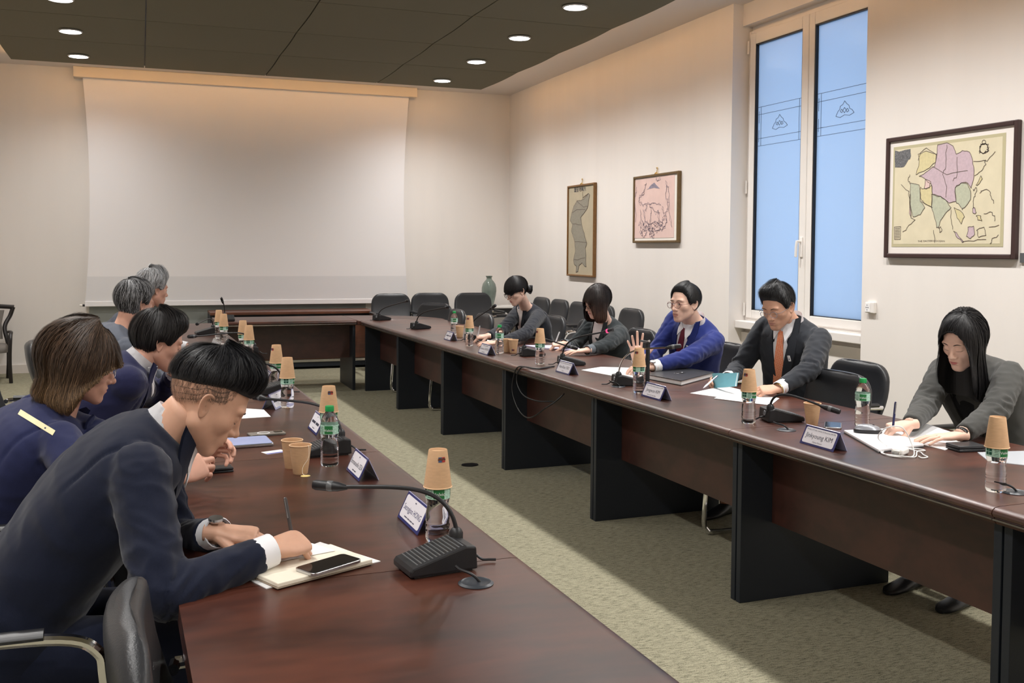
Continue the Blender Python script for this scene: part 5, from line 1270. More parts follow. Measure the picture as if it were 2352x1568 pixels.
    for sg in (1, -1):
        rows = []
        for k in range(14):
            s_ = k / 13; w_ = -.045 + (vl + .045) * s_; inn = max(.0, vw * (1 - max(0, w_) / vl)) + .001
            wd = np.interp(s_, [0, .18, .36, .40, .46, .8, 1], [.012, .030, .058, .047, .058, .034, .004]) * ks
            if style == 'soft': wd = np.interp(s_, [0, .2, .5, .8, 1], [.012, .030, .040, .030, .004]) * ks
            xs2 = np.linspace(inn, inn + wd, 5); rows.append([(sg * x, w_) for x in (xs2 if sg < 0 else xs2[::-1])])
        panel('lapel', rows, lm, .0150, th=.007)
    if tie is not None:
        rows = [[(x * ks, .012 + .03 * k / 3) for x in np.linspace(h_, -h_, 5)] for k, h_ in enumerate((.021, .020, .017, .014))]
        kn = panel('tie', rows + [[(x * ks, w_) for x in np.linspace(h_, -h_, 5)] for w_, h_ in ((.046, .016), (.10, .022), (.18, .029), (.26, .034), (.34, .037), (.42, .040))], tie, .0150, th=.006)
    if style == 'suit':
        rows = None
        # shirt collar: two folded wings and a band
        cn = frames[-1][0]; ctop = cn + frames[-1][3] * .03
        bandR = []
        for k, zz in enumerate((-.015, .016, .034)):
            an = np.linspace(.18 * PI + PI / 2, 2.0 * PI - .18 * PI + PI / 2, 26); rr2 = (.070, .063, .0605)[k] * ks
            bandR.append([cn + uS * zz + (rS * math.cos(a) * rr2 + fS * math.sin(a) * rr2) for a in an])
        B = np.array(bandR); mb = MB().grid(B).grid(B + 0, flip=True)
        mb.build('shirt_collar', inner, t, smooth=60, loc=root)
        for sg in (1, -1):
            rows = []
            for s_ in np.linspace(0, 1, 7):
                i_ = V(.060, -.042) * (1 - s_) + V(.007, .014) * s_; o_ = V(.070, -.012) * (1 - s_) + V(.036, .070) * s_; row = [(sg * (i_ + (o_ - i_) * k)[0] * ks, (i_ + (o_ - i_) * k)[1] * ks) for k in np.linspace(0, 1, 4)]
                rows.append(row if sg < 0 else row[::-1])
            panel('collar_wing', rows, inner, .0185, th=.004)
    # ---- body: head, ears, neck, forearms, hands and a slim core, one mesh
    Rm = rot_head(V(*hf), roll); hs = (.965 if female else 1.0) * o.get('size', 1.0)
    H2W = lambda P: (np.asarray(P) * hs) @ Rm.T + head
    NP, NT_ = hres
    tt = np.linspace(-PI, PI, NP, endpoint=False); phi = tt - .55 * np.sin(tt)
    s_ = np.linspace(0, 1, NT_); th = PI * (s_ + .055 * np.sin(2 * PI * s_)); th = np.clip(th, .02, PI - .02)
    PH, TH = np.meshgrid(phi, th, indexing='ij'); Dm = dirs(PH, TH).reshape(-1, 3); Rr = head_R(Dm, o); Hp = (HC0 + Dm * Rr[:, None]).reshape(NP, NT_, 3)
    body = MB(); F = [(i * NT_ + j, ((i + 1) % NP) * NT_ + j, ((i + 1) % NP) * NT_ + j + 1, i * NT_ + j + 1) for i in range(NP) for j in range(NT_ - 1)]
    F = [q[::-1] for q in F]; hv = Hp.reshape(-1, 3); cen = np.array([hv[list(q)].mean(0) for q in F])
    mo = o.get('mouth', 0)
    ax_ = np.abs(cen[:, 0]); zc_ = -.0597
    lip = (cen[:, 1] > .080) & (((cen[:, 2] < zc_ + .0068 * (1 - (ax_ / .022) ** 2) - .0010 * np.exp(-(ax_ / .004) ** 2)) & (cen[:, 2] > zc_ - mo * .5 - .0002)) | ((cen[:, 2] <= zc_ + .0002) & (cen[:, 2] > zc_ - mo - .0092 * (1 - (ax_ / .0195) ** 2)))) & (ax_ < .0215)
    body.add(H2W(hv), F); body.m = [1 if l else 0 for l in lip]
    for sg in (1, -1):
        E_ = ear_mesh(sg); Wd = H2W(E_.reshape(-1, 3)).reshape(E_.shape); body.grid(np.concatenate([Wd, Wd[:, :1]], 1), flip=(sg > 0))
    hn0 = H2W([(0, -.018, -.03)])[0]; nk = .056 * ks if not female else .049 * ks
    npth = bez(hn0, (hn0 + neck) / 2 + (H2W([(0, -.01, -.09)])[0] - (hn0 + neck) / 2) * .35, neck - uS * .06, n=9)
    body.tube(npth, np.array([.8, .98, 1, 1, 1.02, 1.06, 1.14, 1.28, 1.5]) * nk, 22)
    body.loft(np.array([ring_at(c, r_, f_, a * .78, b * .72) for c, r_, f_, a, b in rings[:10]]))
    if style != 'suit': body.loft(np.array([ring_at(c, r_, f_, a * k1, b * k1) for (c, r_, f_, a, b), k1 in zip(rings[8:], (.5, .6, .75, .84, .86))]))
    wr = {}
    for sg in (1, -1):
        S, E, W, a = arms_out[sg]
        hx = unit(V(*a['dir'])); hz = V(*a['up']); hz = unit(hz - hx * (hz @ hx)); hy = np.cross(hz, hx)
        hvv, hff = get_hand(sg, a.get('pose', 'rest'), hvox, ks * .97 if not female else ks * .98)
        M = frame(W, hx, hy, hz); body.add(xf(hvv, M), hff); wr[sg] = (M, hx, E, W)
        body.tube(np.vstack([bez(S, S + (E - S) * .5, E, n=5), bez(E, E + (W - E) * .6, W + hx * .008, n=6)[1:]]), np.array([.045, .045, .043, .040, .040, .040, .038, .033, .028, .0255]) * ks, 12)
    # legs, seat and shoes
    dfw = unit(V(fC[0], fC[1], 0)); TR_ = MB(); shoes = []
    for sg in (1, -1):
        h0 = hip + side * sg * .09 - V(0, 0, .015); kn = hip + dfw * .42 + side * sg * .12; kn[2] = .53
        if knees: kn = kn + V(*knees)
        an_ = kn + dfw * .02 + side * sg * .01; an_[2] = .10
        body.tube([h0, (h0 + kn) / 2, kn, (kn + an_) / 2, an_, an_ - V(0, 0, .03)], [.06, .055, .046, .042, .034, .034], 10)
        TR_.tube(np.vstack([bez(h0, (h0 + kn) / 2, kn, n=6), bez(kn, kn * .6 + an_ * .4, an_, n=6)[1:]]), np.interp(np.linspace(0, 1, 11), [0, .45, .55, 1], [.098, .078, .070, .056]) * ks, 14)
        shoes.append((an_, dfw))
    TR_.ell(hip - V(0, 0, .0), (.17 * ks, .15 * ks, .105), 20, 12)
    if legs:
        tv, tf = remesh(TR_, .014, 3); MB().add(tv, tf).build('trousers', trousers or jacket, t, smooth=180, loc=root)
        for an_, d_ in shoes:
            rt_ = np.cross(d_, V(0, 0, 1)); c0 = V(an_[0], an_[1], 0); Rg = []
            for y, w_, h_ in ((-.07, .026, .055), (-.055, .034, .075), (0, .036, .085), (.05, .042, .06), (.11, .047, .042), (.155, .042, .034), (.185, .022, .022)):
                Rg.append([c0 + d_ * y + rt_ * w_ * math.cos(a) + V(0, 0, max(.0, h_ * .5 + h_ * .5 * math.sin(a) * 1.0)) for a in np.linspace(0, 2 * PI, 14, endpoint=False)])
            MB().loft(np.array(Rg)[:, ::-1]).build('shoe', LEATHER, t, smooth=60, loc=root)
    bo = body.build('body', [skin, LIPS if female else LIPM], t, smooth=180, loc=root)
    # ---- eyes, brows, glasses
    def face_pt(x, z, off):
        d_ = unit(V(x, .085, z) - HC0); d_ = d_[None]
        # walk to the wanted x,z on the front of the face
        y = .13
        for _ in range(40):
            y -= .8 * head_sdf(V(x, y, z)[None], o)[0]
        return V(x, y + off, z)
    for sg in (1, -1):
        if open_eyes:
            c = face_pt(sg * .0315, .004, 0)
            a_ = np.linspace(0, 2 * PI, 20, endpoint=False); P = [face_pt(sg * .0315 + .0135 * math.cos(q), .003 + .0042 * math.sin(q) * (1 if math.sin(q) > 0 else .8), .0007) for q in a_]
            e = MB().add(H2W(np.array(P + [face_pt(sg * .0315, .003, .0009)])), [(i, (i + 1) % 20, 20) if sg > 0 or True else 0 for i in range(20)]).build('eye', EYEW, t, smooth=180, loc=root)
            P = [face_pt(sg * .0315 + .002 * 0 + .0045 * math.cos(q), .0034 + .0042 * math.sin(q), .0013) for q in a_]
            MB().add(H2W(np.array(P)), [tuple(range(20))]).build('iris', IRIS, e, smooth=0, loc=None).data.transform(Matrix.Translation(-Vector(root)))
            lash = [face_pt(sg * (.0315 + .0150 * x), .0030 + .0052 * (1 - x * x), .0012) for x in np.linspace(-1, 1, 9)]
        else:
            lash = [face_pt(sg * (.0315 + .0150 * x), -.0040 - .0030 * (1 - x * x) + .0012 * x, .0002) for x in np.linspace(-1, 1, 9)]
        MB().tube(H2W(np.array(lash)), np.array([.0003, .0005, .0007, .0008, .0008, .0008, .0008, .0006, .0003]), 6).build('eyelashes', LASH, t, loc=root)
        bw = [face_pt(sg * (.013 + .036 * x), .0235 + .0055 * math.sin(PI * min(1, x * 1.15) * .8), .0002) for x in np.linspace(0, 1, 9)]
        MB().tube(H2W(np.array(bw)), np.array([.0010, .0017, .0020, .0020, .0019, .0017, .0014, .0010, .0005]), 6).build('eyebrow', brow, t, loc=root)
    if glasses:
        gm, rr3, yo = glasses[0], glasses[1], glasses[2]
        g = MB(); lz = MB()
        for sg in (1, -1):
            a_ = np.linspace(0, 2 * PI, 25); R_ = [(sg * .033 + rr3 * math.cos(q), .106 + yo - abs(sg * .033 + rr3 * math.cos(q)) * .14, -.001 + rr3 * .86 * math.sin(q)) for q in a_]
            g.tube(H2W(np.array(R_)), .0011 if len(glasses) < 4 else glasses[3], 8, cap=False)
            lz.add(H2W(np.array(R_[:-1])), [tuple(range(24))])
            g.tube(H2W(np.array(spline([(sg * (.033 + rr3), .100 + yo - .008, .004), (sg * .070, .085 + yo * .5, .005), (sg * .0785, .04, .006), (sg * .0785, -.005, .008), (sg * .075, -.03, -.012)], 5))), .0011, 6)
        g.tube(H2W(np.array([(-.033 + rr3, .1025 + yo, .003), (0, .1045 + yo, .006), (.033 - rr3, .1025 + yo, .003)])), .0011, 6)
        go = g.build('glasses', gm, t, loc=root); lo_ = lz.build('lens', LENS, go, smooth=0); lo_.data.transform(Matrix.Translation(-Vector(root)))
    # ---- cuffs
    for sg in (1, -1):
        M, hx, E, W = wr[sg]; fa = unit(W - E); a = arms_out[sg][3]
        if a.get('cuff', cuff):
            cm = a.get('cuffm', inner); c1 = E + (W - E) * (a.get('sleeve', .93) - .05); c2 = W + hx * .006
            MB().tube([c1, c1 + (c2 - c1) * .5, c2, c2 + fa * .001], np.array([.0375, .037, .0365, .034]) * ks, 18, cap=False).tube([c1, c2], np.array([.034, .0335]) * ks, 18, cap=False).build('shirt_cuff', cm, t, smooth=60, loc=root)
        if 'band' in a:
            bm, br_ = a['band']; c = W + fa * a.get('bandpos', .002); MB().tube([c - fa * .009, c - fa * .006, c + fa * .006, c + fa * .009], np.array([.0285, .0305, .0305, .0285]) * ks * br_, 20, cap=False).build('wrist_band', bm, t, smooth=50, loc=root)
            if a.get('dial'):
                nz_ = M[:3, 2]; MB().lathe([(.017, 0), (.0185, .004), (.017, .009), (.001, .0095)], 20, M=frame(c + nz_ * .0275 * ks * br_, unit(np.cross(V(1, .2, 0), nz_)), np.cross(nz_, unit(np.cross(V(1, .2, 0), nz_))), nz_)).build('watch_dial', STEEL, t, loc=root)
    # ---- hair
    G = None
    if hair:
        hb, G = make_hair(o, hair, Rm * hs, head); hb.build('hair', HAIRM, t, smooth=180, loc=root)
        if 'fade' in hair:
            hb2, _ = make_hair(o, hair['fade'], Rm * hs, head); hb2.build('cropped_sides', HAIRM, t, smooth=180, loc=root)
    return dict(root=t, loc=root, bvh=bvh, chest=chest, panel=panel, H2W=H2W, wrist=wr, frames=frames, f=fC, r=rC, u=uC, neck=neck, G=G, Rm=Rm)
def pen(label, tip, top, m, cap=None):
    tip, top = V(*tip), V(*top); z = unit(top - tip); L = np.linalg.norm(top - tip); x = unit(np.cross(z, V(.3, .8, .1))); y = np.cross(z, x); t = thing('pen', label, 'pen', tuple(tip))
    F = frame((0, 0, 0), x, y, z)
    MB().lathe([(.0005, 0), (.0022, .008), (.0042, .018), (.0048, .03), (.0048, L - .01), (.004, L - .002), (.0005, L)], 12, M=F).build('barrel', m, t, smooth=40)
    MB().box((-.0012, .0046, L - .05), (.0012, .0072, L - .004), M=F).build('clip', cap or m, t, smooth=0)
    return t
# ------------------------------------------------------------------ hair styles
BLK = (.010, .009, .010)
ME = [(0, 62), (30, 63), (48, 70), (62, 84), (74, 93), (86, 78), (102, 76), (118, 104), (180, 120)]
def mh(**k):
    d = dict(edge=ME, thick=[.022, .021, .018, .013, .010, .010, .010, .012, .012], color=BLK, n=2600, len=(.22, .45), lift=.008, tipup=.8, swirl=.25, jit=.35, w=.0015, tilt=22, end=.08, lump=.35, seed=1); d.update(k); return d
H_P1 = dict(edge=[(0, 44), (14, 47), (30, 58), (44, 76), (56, 96), (90, 106), (140, 108), (180, 108)], thick=[.015, .016, .017, .018, .020, .024, .026, .026], drop=[0, 0, .0, .02, .17, .23, .25, .25], nd=10, color=BLK, n=5200, long=True, lift=.008, w=.0014, jit=.10, tilt=6, part=-10, end=.75, lump=.22, curl=.10, flare=.16, seed=21, rand=.0010, cvar=.45, k=9)
H_P2 = mh(thick=[.028, .028, .024, .016, .011, .010, .010, .012, .012], front_lift=.006, lift=.013, len=(.15, .35), lump=.6, seed=5, color=(.013, .013, .014), cvar=.45)
H_P3 = mh(thick=[.021, .021, .019, .015, .012, .012, .012, .014, .014], seed=8, lift=.006, len=(.3, .6), swirl=.35, color=(.012, .012, .013), edge=[(0, 58), (25, 57), (45, 66), (62, 86), (74, 95), (86, 80), (102, 78), (118, 104), (180, 121)])
H_P4 = dict(edge=[(0, 74), (20, 78), (38, 92), (52, 104), (80, 106), (120, 106), (180, 106)], thick=[.015, .016, .018, .020, .023, .024, .024], drop=[0, .015, .08, .12, .13, .13, .125], nd=8, color=(.016, .011, .010), tip=(.060, .026, .016), n=3600, long=True, lift=.005, w=.0018, jit=.10, tilt=12, end=.85, lump=.15, curl=.45, flare=.10, seed=31, cvar=.4)
H_P5 = dict(edge=[(0, 86), (20, 88), (34, 82), (48, 84), (70, 84), (95, 84), (120, 100), (180, 116)], thick=[.018, .018, .016, .014, .013, .013, .013, .012], drop=[.010, .010, .03, .004, 0, 0, 0, 0], nd=3, color=BLK, n=3000, long=True, lift=.004, w=.0018, jit=.08, tilt=14, end=.6, lump=.15, seed=41, cvar=.4)
H_L1 = mh(edge=[(0, 68), (20, 67), (38, 62), (55, 56), (78, 52), (110, 54), (140, 58), (180, 64)], thick=[.036, .036, .030, .022, .016, .014, .014, .014], front_lift=.014, lift=.012, n=5200, w=.0010, len=(.35, .7), seed=51, color=(.009, .009, .011), lump=.3, end=.12, cvar=.4, k=8, swirl=.1)
H_L1['fade'] = dict(edge=[(0, 50), (40, 62), (52, 76), (62, 90), (80, 95), (104, 90), (120, 100), (180, 114)], thick=[.0016] * 8, color=(.014, .012, .012), tip=(.30, .18, .125), capgrad=True, n=9000, len=(.03, .06), lift=.0014, w=.0006, jit=.2, tilt=22, end=.3, lump=0, seed=52, k=4, rootpow=.8, cvar=.5)
H_L2 = dict(edge=[(0, 60), (22, 62), (44, 66), (58, 74), (80, 98), (104, 108), (180, 108)], thick=[.024, .026, .028, .030, .040, .050, .050], drop=[.0, .012, .012, .012, .03, .115, .105], nd=9, color=(.052, .030, .018), tip=(.170, .100, .048), n=7000, long=True, lift=.014, w=.0012, jit=.20, tilt=-4, part=6, end=.9, lump=.30, curl=.75, flare=.42, seed=61, rand=.0016, cvar=.5, k=9)
H_L3 = mh(edge=[(0, 67), (30, 67), (46, 72), (60, 84), (72, 94), (84, 78), (102, 76), (116, 102), (180, 122)], thick=[.036, .036, .032, .024, .018, .016, .016, .022, .026], front_lift=.012, lift=.013, n=4200, w=.0014, len=(.4, .8), seed=71, color=(.012, .010, .010), lump=.5, swirl=.5, end=.15, cvar=.5)
H_L4 = mh(thick=[.024, .023, .021, .017, .015, .014, .014, .017, .017], n=3600, w=.0015, grey=.42, grey_col=(.30, .30, .31), seed=81, color=(.016, .015, .015), lift=.010, swirl=.9, tilt=30, cvar=.45, jit=.5)
H_L5 = mh(thick=[.032, .032, .028, .022, .018, .016, .016, .02, .02], n=3200, w=.0018, grey=.80, grey_col=(.42, .42, .43), seed=91, color=(.09, .09, .09), lift=.016, lump=.7, swirl=1.1, cvar=.4, jit=.6)

C_P1 = cloth('grey_blazer', srgb(66, 66, 64)); C_BLKTOP = cloth('black_top', srgb(20, 21, 24)); C_P2 = cloth('charcoal_suit', srgb(44, 47, 53)); C_P3 = cloth('bright_navy_suit', srgb(34, 46, 110)); C_P4 = cloth('dark_grey_blazer', srgb(44, 49, 51)); C_P5 = cloth('black_blazer', srgb(28, 31, 39))
C_L1 = cloth('dark_navy_suit', srgb(19, 25, 44)); C_L2 = cloth('navy_jacket', srgb(36, 41, 76)); C_L3 = cloth('navy_suit', srgb(36, 38, 72)); C_L4 = cloth('grey_suit', srgb(92, 97, 108)); C_L5 = cloth('slate_suit', srgb(58, 62, 74)); C_TRS = cloth('dark_trousers', srgb(22, 23, 30)); C_CUFFG = cloth('grey_lining', srgb(98, 104, 110))
TOPW = mat('white_top', srgb(240, 230, 228), .8, bump=.1, bscale=500); TIEM = mat('dark_red_tie', srgb(108, 34, 52), .55, var=.2, vscale=(160, 160, 160))
def tie_pattern():
    m = bpy.data.materials.new('orange_patterned_tie'); m.use_nodes = True; N = m.node_tree.nodes; L = m.node_tree.links; b = N['Principled BSDF']
    tc = N.new('ShaderNodeTexCoord'); mp = N.new('ShaderNodeMapping'); mp.inputs['Scale'].default_value = (1, 1, 1); mp.inputs['Rotation'].default_value = (.785, .0, 0); L.new(tc.outputs['Object'], mp.inputs[0])
    ck = N.new('ShaderNodeTexChecker'); ck.inputs['Scale'].default_value = 150; ck.inputs[1].default_value = srgb(236, 124, 74); ck.inputs[2].default_value = srgb(240, 176, 144); L.new(mp.outputs[0], ck.inputs[0]); L.new(ck.outputs[0], b.inputs['Base Color']); b.inputs['Roughness'].default_value = .5
    return m
TIEO = tie_pattern()
CLEARFR = mat('clear_frame', srgb(150, 150, 160), .15, .5); DARKFR = mat('dark_frame', srgb(26, 24, 28), .25); WINEFR = mat('wine_frame', srgb(96, 40, 48), .25)
A_ = lambda wrist, d, up, pose='rest', **k: dict(wrist=tuple(wrist), dir=d, up=up, pose=pose, **k)

# ------------------------------------------------------------------ the right side of the table
p1 = person('woman with long black hair in a dark grey blazer writing at the right table', (3.70, 3.54, .56), (3.48, 3.52, 1.025), (-.22, 1, 0), on_x(2213, 784, 3.34), (-.93, -.20, -.40), roll=.04, o=dict(seed=1), skin=SK_A, jacket=C_P1, inner=C_BLKTOP, hair=H_P1, female=True, vox=.008, style='soft', lapel_mat=C_P1,
            arms=dict(R=A_(on_z(2092, 974, .800), (-.93, .30, -.12), (.1, -.25, 1), 'write', pole=(.5, .6, -.5), cuff=False, sleeve=.97), L=A_(on_z(2206, 1000, .785), (-.95, .30, -.03), (0, 0, 1), 'flat', pole=(.5, -.7, -.4), cuff=False, sleeve=.90, band=(BLACKG, 1.0), bandpos=-.012)),
            scale=1.06, vlen=.40, vwid=.085, seedw=1, cuff=False, trousers=C_TRS)
nk = p1['neck']; c = p1['chest']
ch_ = [c(u, w_, .008) for u, w_ in ((-.05, .0), (-.035, .035), (0, .055), (.035, .035), (.05, 0))]
MB().tube(spline([q + p1['f'] * .004 for q in ch_], 5), .0009, 6).ell(ch_[2] + p1['f'] * .006 - p1['u'] * .008, (.006, .006, .008), 10, 8).build('necklace', GOLD, p1['root'], loc=p1['loc'])
p2 = person('man with glasses and orange tie in a charcoal suit, holding a light blue notebook', (3.58, 4.95, .56), on_x(1817, 735, 3.46), (-.34, 1, 0), on_x(1788, 704, 3.36), (-.86, -.34, -.40), roll=-.02, o=dict(jaw=1.05), skin=SK_B, jacket=C_P2, hair=H_P2, vox=.008,
            arms=dict(R=A_(on_x(1672, 868, 3.10), (-.92, .05, -.05), (-.10, .75, .55), 'hold', pole=(.4, .8, -.4)), L=A_(on_z(1790, 892, .790), (-.93, .35, -.06), (-.1, -.35, .9), 'rest', pole=(.5, -.8, -.4), band=(GOLD, 1.02), sleeve=.90)),
            tie=TIEO, glasses=(CLEARFR, .021, .004, .0013), vlen=.40, vwid=.062, seedw=2, trousers=C_P2, scale=1.04)
p3 = person('man with glasses in bright navy suit and dark red tie, one palm raised', (3.52, 6.02, .56), on_x(1596, 735, 3.40), (-.16, 1, 0), on_x(1573, 697, 3.30), (-.95, -.32, -.06), o=dict(mouth=.010), skin=SK_A, jacket=C_P3, hair=H_P3, vox=.009,
            arms=dict(R=A_(on_x(1463, 830, 2.98), (-.05, .06, 1), (.45, .85, .0), 'open', pole=(.3, .6, -.7)), L=A_(on_z(1500, 842, .800), (-.93, .36, -.02), (-.1, -.3, .95), 'rest', pole=(.5, -.8, -.3), band=(STEEL, 1.03), dial=True, sleeve=.88)),
            tie=TIEM, glasses=(WINEFR, .023, .006, .0014), open_eyes=True, vlen=.36, vwid=.058, seedw=3, trousers=C_P3, scale=1.04)
p4 = person('woman with a brown bob in a dark grey blazer, writing with rolled cuffs', (3.50, 7.22, .56), on_x(1389, 735, 3.36), (-.10, 1, 0), on_x(1372, 694, 3.24), (-.96, -.12, -.30), o=dict(), skin=SK_A, jacket=C_P4, inner=TOPW, hair=H_P4, female=True, vox=.009, style='soft',
            arms=dict(R=A_(on_z(1296, 789, .795), (-.95, .28, -.06), (0, -.3, 1), 'write', pole=(.4, .7, -.5), cuffm=C_CUFFG, sleeve=.80), L=A_(on_z(1350, 804, .785), (-.95, .28, -.04), (0, -.1, 1), 'flat', pole=(.5, -.7, -.4), cuffm=C_CUFFG, sleeve=.80)),
            glasses=(DARKFR, .021, .004), vlen=.36, vwid=.062, seedw=4, hres=(120, 90), hvox=.0036, trousers=C_TRS, scale=1.03)
p5 = person('woman with dark hair in a low bun and round glasses, black blazer, writing', (3.34, 8.32, .56), on_x(1208, 704, 3.16), (-.10, 1, 0), on_x(1187, 668, 3.02), (-.90, -.16, -.42), o=dict(), skin=SK_A, jacket=C_P5, inner=TOPW, hair=H_P5, female=True, vox=.010, style='soft',
            arms=dict(R=A_(on_z(1120, 772, .80), (-.95, .28, -.05), (0, -.3, 1), 'write', pole=(.4, .7, -.5), cuff=False), L=A_(on_z(1148, 786, .785), (-.95, .30, -.03), (0, -.2, 1), 'flat', pole=(.5, -.7, -.4), cuff=False)),
            glasses=(DARKFR, .024, .006, .0016), vlen=.36, vwid=.060, seedw=5, hres=(120, 90), hvox=.0036, cuff=False, trousers=C_TRS, scale=1.03)
# the bun at the nape and a loose lock in front of the ear
bn = MB(); r_ = np.random.default_rng(4); cB = V(0, -.122, -.040); cols = []
for k in range(420):
    a = r_.random() * 2 * PI; b = r_.random() * 2 * PI; rr_ = .024 + .010 * r_.random(); P = []
    for t_ in np.linspace(0, 2.2, 8):
        q = a + t_; P.append(cB + V(.020 * math.cos(b) * 1.0 + .020 * math.cos(q), -.004 + .024 * math.sin(b) * .7 + .018 * math.sin(q), (.034) * math.sin(q + b) * .8 + .010 * math.cos(b)))
    bn.tube(np.array(P), .0022, 4)
bn.ell(cB, (.034, .032, .038), 16, 10)
bn.v = [x @ (p5['Rm'] * .965).T + on_x(1187, 668, 3.02) for x in bn.v]; bn.col = np.tile(np.array([.012, .011, .012, 1]), (bn.n, 1)); bn.build('hair_bun', HAIRM, p5['root'], smooth=180, loc=p5['loc'])

# ------------------------------------------------------------------ the left side of the table
HL1 = on_y(474, 921, 2.60)
l1 = person('young man with short black hair in a dark navy suit, bent over his notebook writing', (-.32, 2.64, .56), on_y(388, 984, 2.62), (.04, -1, 0), HL1, (.80, .03, -.60), o=dict(jaw=1.06, nose=.95), skin=SK_D, jacket=C_L1, hair=H_L1, vox=.007, back=.055,
            arms=dict(R=A_(on_z(620, 1263, .800), (.80, .42, .06), (-.15, -.50, .85), 'write', pole=(-.45, -.55, -.55), sleeve=.90), L=A_(on_z(497, 1222, .800), (.95, -.25, -.06), (0, -.15, 1), 'rest', pole=(-.3, .9, -.4), sleeve=.86, band=(STEEL, 1.05), dial=True, bandpos=-.006)),
            hres=(190, 140), hvox=.0022, vlen=.30, vwid=.06, seedw=6, trousers=C_L1, scale=1.05)
l2 = person('woman with a light brown bob and rimless glasses in a navy jacket with cream stripes', (-.52, 3.50, .56), on_y(146, 940, 3.52), (.42, -1, 0), on_y(186, 842, 3.52), (.955, .10, -.24), o=dict(nose=1.15, jaw=1.02), skin=SK_C, jacket=C_L2, hair=H_L2, female=True, vox=.008, style='soft', inner=C_L2,
            arms=dict(R=A_(on_z(398, 1096, .850), (.88, .30, .30), (-.25, -.80, .35), 'hold', pole=(-.3, -.6, -.7), cuff=False), L=A_(on_z(432, 1052, .850), (.85, -.05, .35), (-.3, .8, .45), 'hold', pole=(-.3, .8, -.5), cuff=False)),
            glasses=(STEEL, .019, .006, .0007), vlen=.12, vwid=.03, seedw=7, cuff=False, trousers=C_TRS, scale=1.10, brow=mat('brow_brown', srgb(96, 66, 48), .8))
l3 = person('man with thick dark brown hair in a navy suit, bending over a phone', (-.34, 4.64, .56), on_y(318, 830, 4.64), (.12, -1, 0), on_y(364, 786, 4.66), (.92, .16, -.34), o=dict(nose=1.2), skin=SK_C, jacket=C_L3, hair=H_L3, vox=.009, back=.05,
            arms=dict(R=A_(on_z(428, 842, .83), (.80, .30, .35), (-.3, -.7, .5), 'hold', pole=(-.3, -.7, -.6)), L=A_(on_y(402, 852, 4.78), (.55, .05, .8), (-.6, .6, .4), 'hold', pole=(-.2, .8, -.6))),
            vlen=.30, vwid=.055, seedw=8, trousers=C_L3, scale=1.06)
l4 = person('man with short greying hair in a grey suit, seen from behind', (-.42, 5.88, .56), on_y(295, 758, 5.90), (.50, -1, 0), on_y(309, 698, 5.90), (.80, .58, -.22), o=dict(), skin=SK_C, jacket=C_L4, hair=H_L4, vox=.010,
            arms=dict(R=A_(on_z(402, 846, .80), (.9, .2, .1), (-.2, -.4, .8), 'rest', pole=(-.3, -.8, -.5)), L=A_((.28, 6.25, .79), (.95, .2, 0), (0, 0, 1), 'flat', pole=(-.2, .9, -.3))),
            vlen=.30, vwid=.055, seedw=9, hres=(110, 84), hvox=.004, trousers=C_L4, scale=1.06)
l5 = person('man with wavy silver hair, farthest on the left, behind the greying man', (-.30, 7.30, .56), on_y(325, 722, 7.30), (.40, -1, 0), on_y(350, 664, 7.30), (.85, .42, -.16), o=dict(), skin=SK_C, jacket=C_L5, hair=H_L5, vox=.012,
            arms=dict(R=A_((.30, 7.05, .79), (.95, .1, 0), (0, 0, 1), 'flat', pole=(-.3, -.8, -.5)), L=A_((.30, 7.55, .79), (.95, .1, 0), (0, 0, 1), 'flat', pole=(-.2, .9, -.3))),
            vlen=.30, vwid=.055, seedw=10, hres=(100, 76), hvox=.0045, trousers=C_L5, scale=1.05)

# ------------------------------------------------------------------ things held and worn
def grip(p, sg): M = p['wrist'][sg][0]; return lambda x, y, z: xf(np.array([[x, y, z]]), M)[0]
NAVYPEN = mat('navy_pen', srgb(40, 44, 84), .3); GREYPEN = mat('grey_pen', srgb(74, 70, 70), .3); WHITEPEN = mat('white_pen', srgb(214, 214, 218), .3)
def writing_pen(p, sg, label, m, length=.14, lean=(.0, 0, 1), z0=TZ + .002):
    g_ = grip(p, sg); c_ = g_(.090, .026 * sg, -.030); d_ = unit(V(*lean)); tip = c_ - d_ * ((c_[2] - z0) / d_[2]); return pen(label, tip, tip + d_ * length, m, STEEL)
writing_pen(p1, 1, 'dark navy pen in the long haired woman right hand', NAVYPEN, .145, (.12, .02, 1), TZ + .006)
writing_pen(p4, 1, 'white pen in the brown bob woman hand', WHITEPEN, .14, (.45, .1, 1), TZ + .012)
writing_pen(p5, 1, 'white pen in the bun woman hand', WHITEPEN, .14, (.22, .05, 1), TZ + .004)
writing_pen(l1, 1, 'dark grey pen in the young man writing hand', GREYPEN, .14, (-.16, .12, 1), TZ + .018)
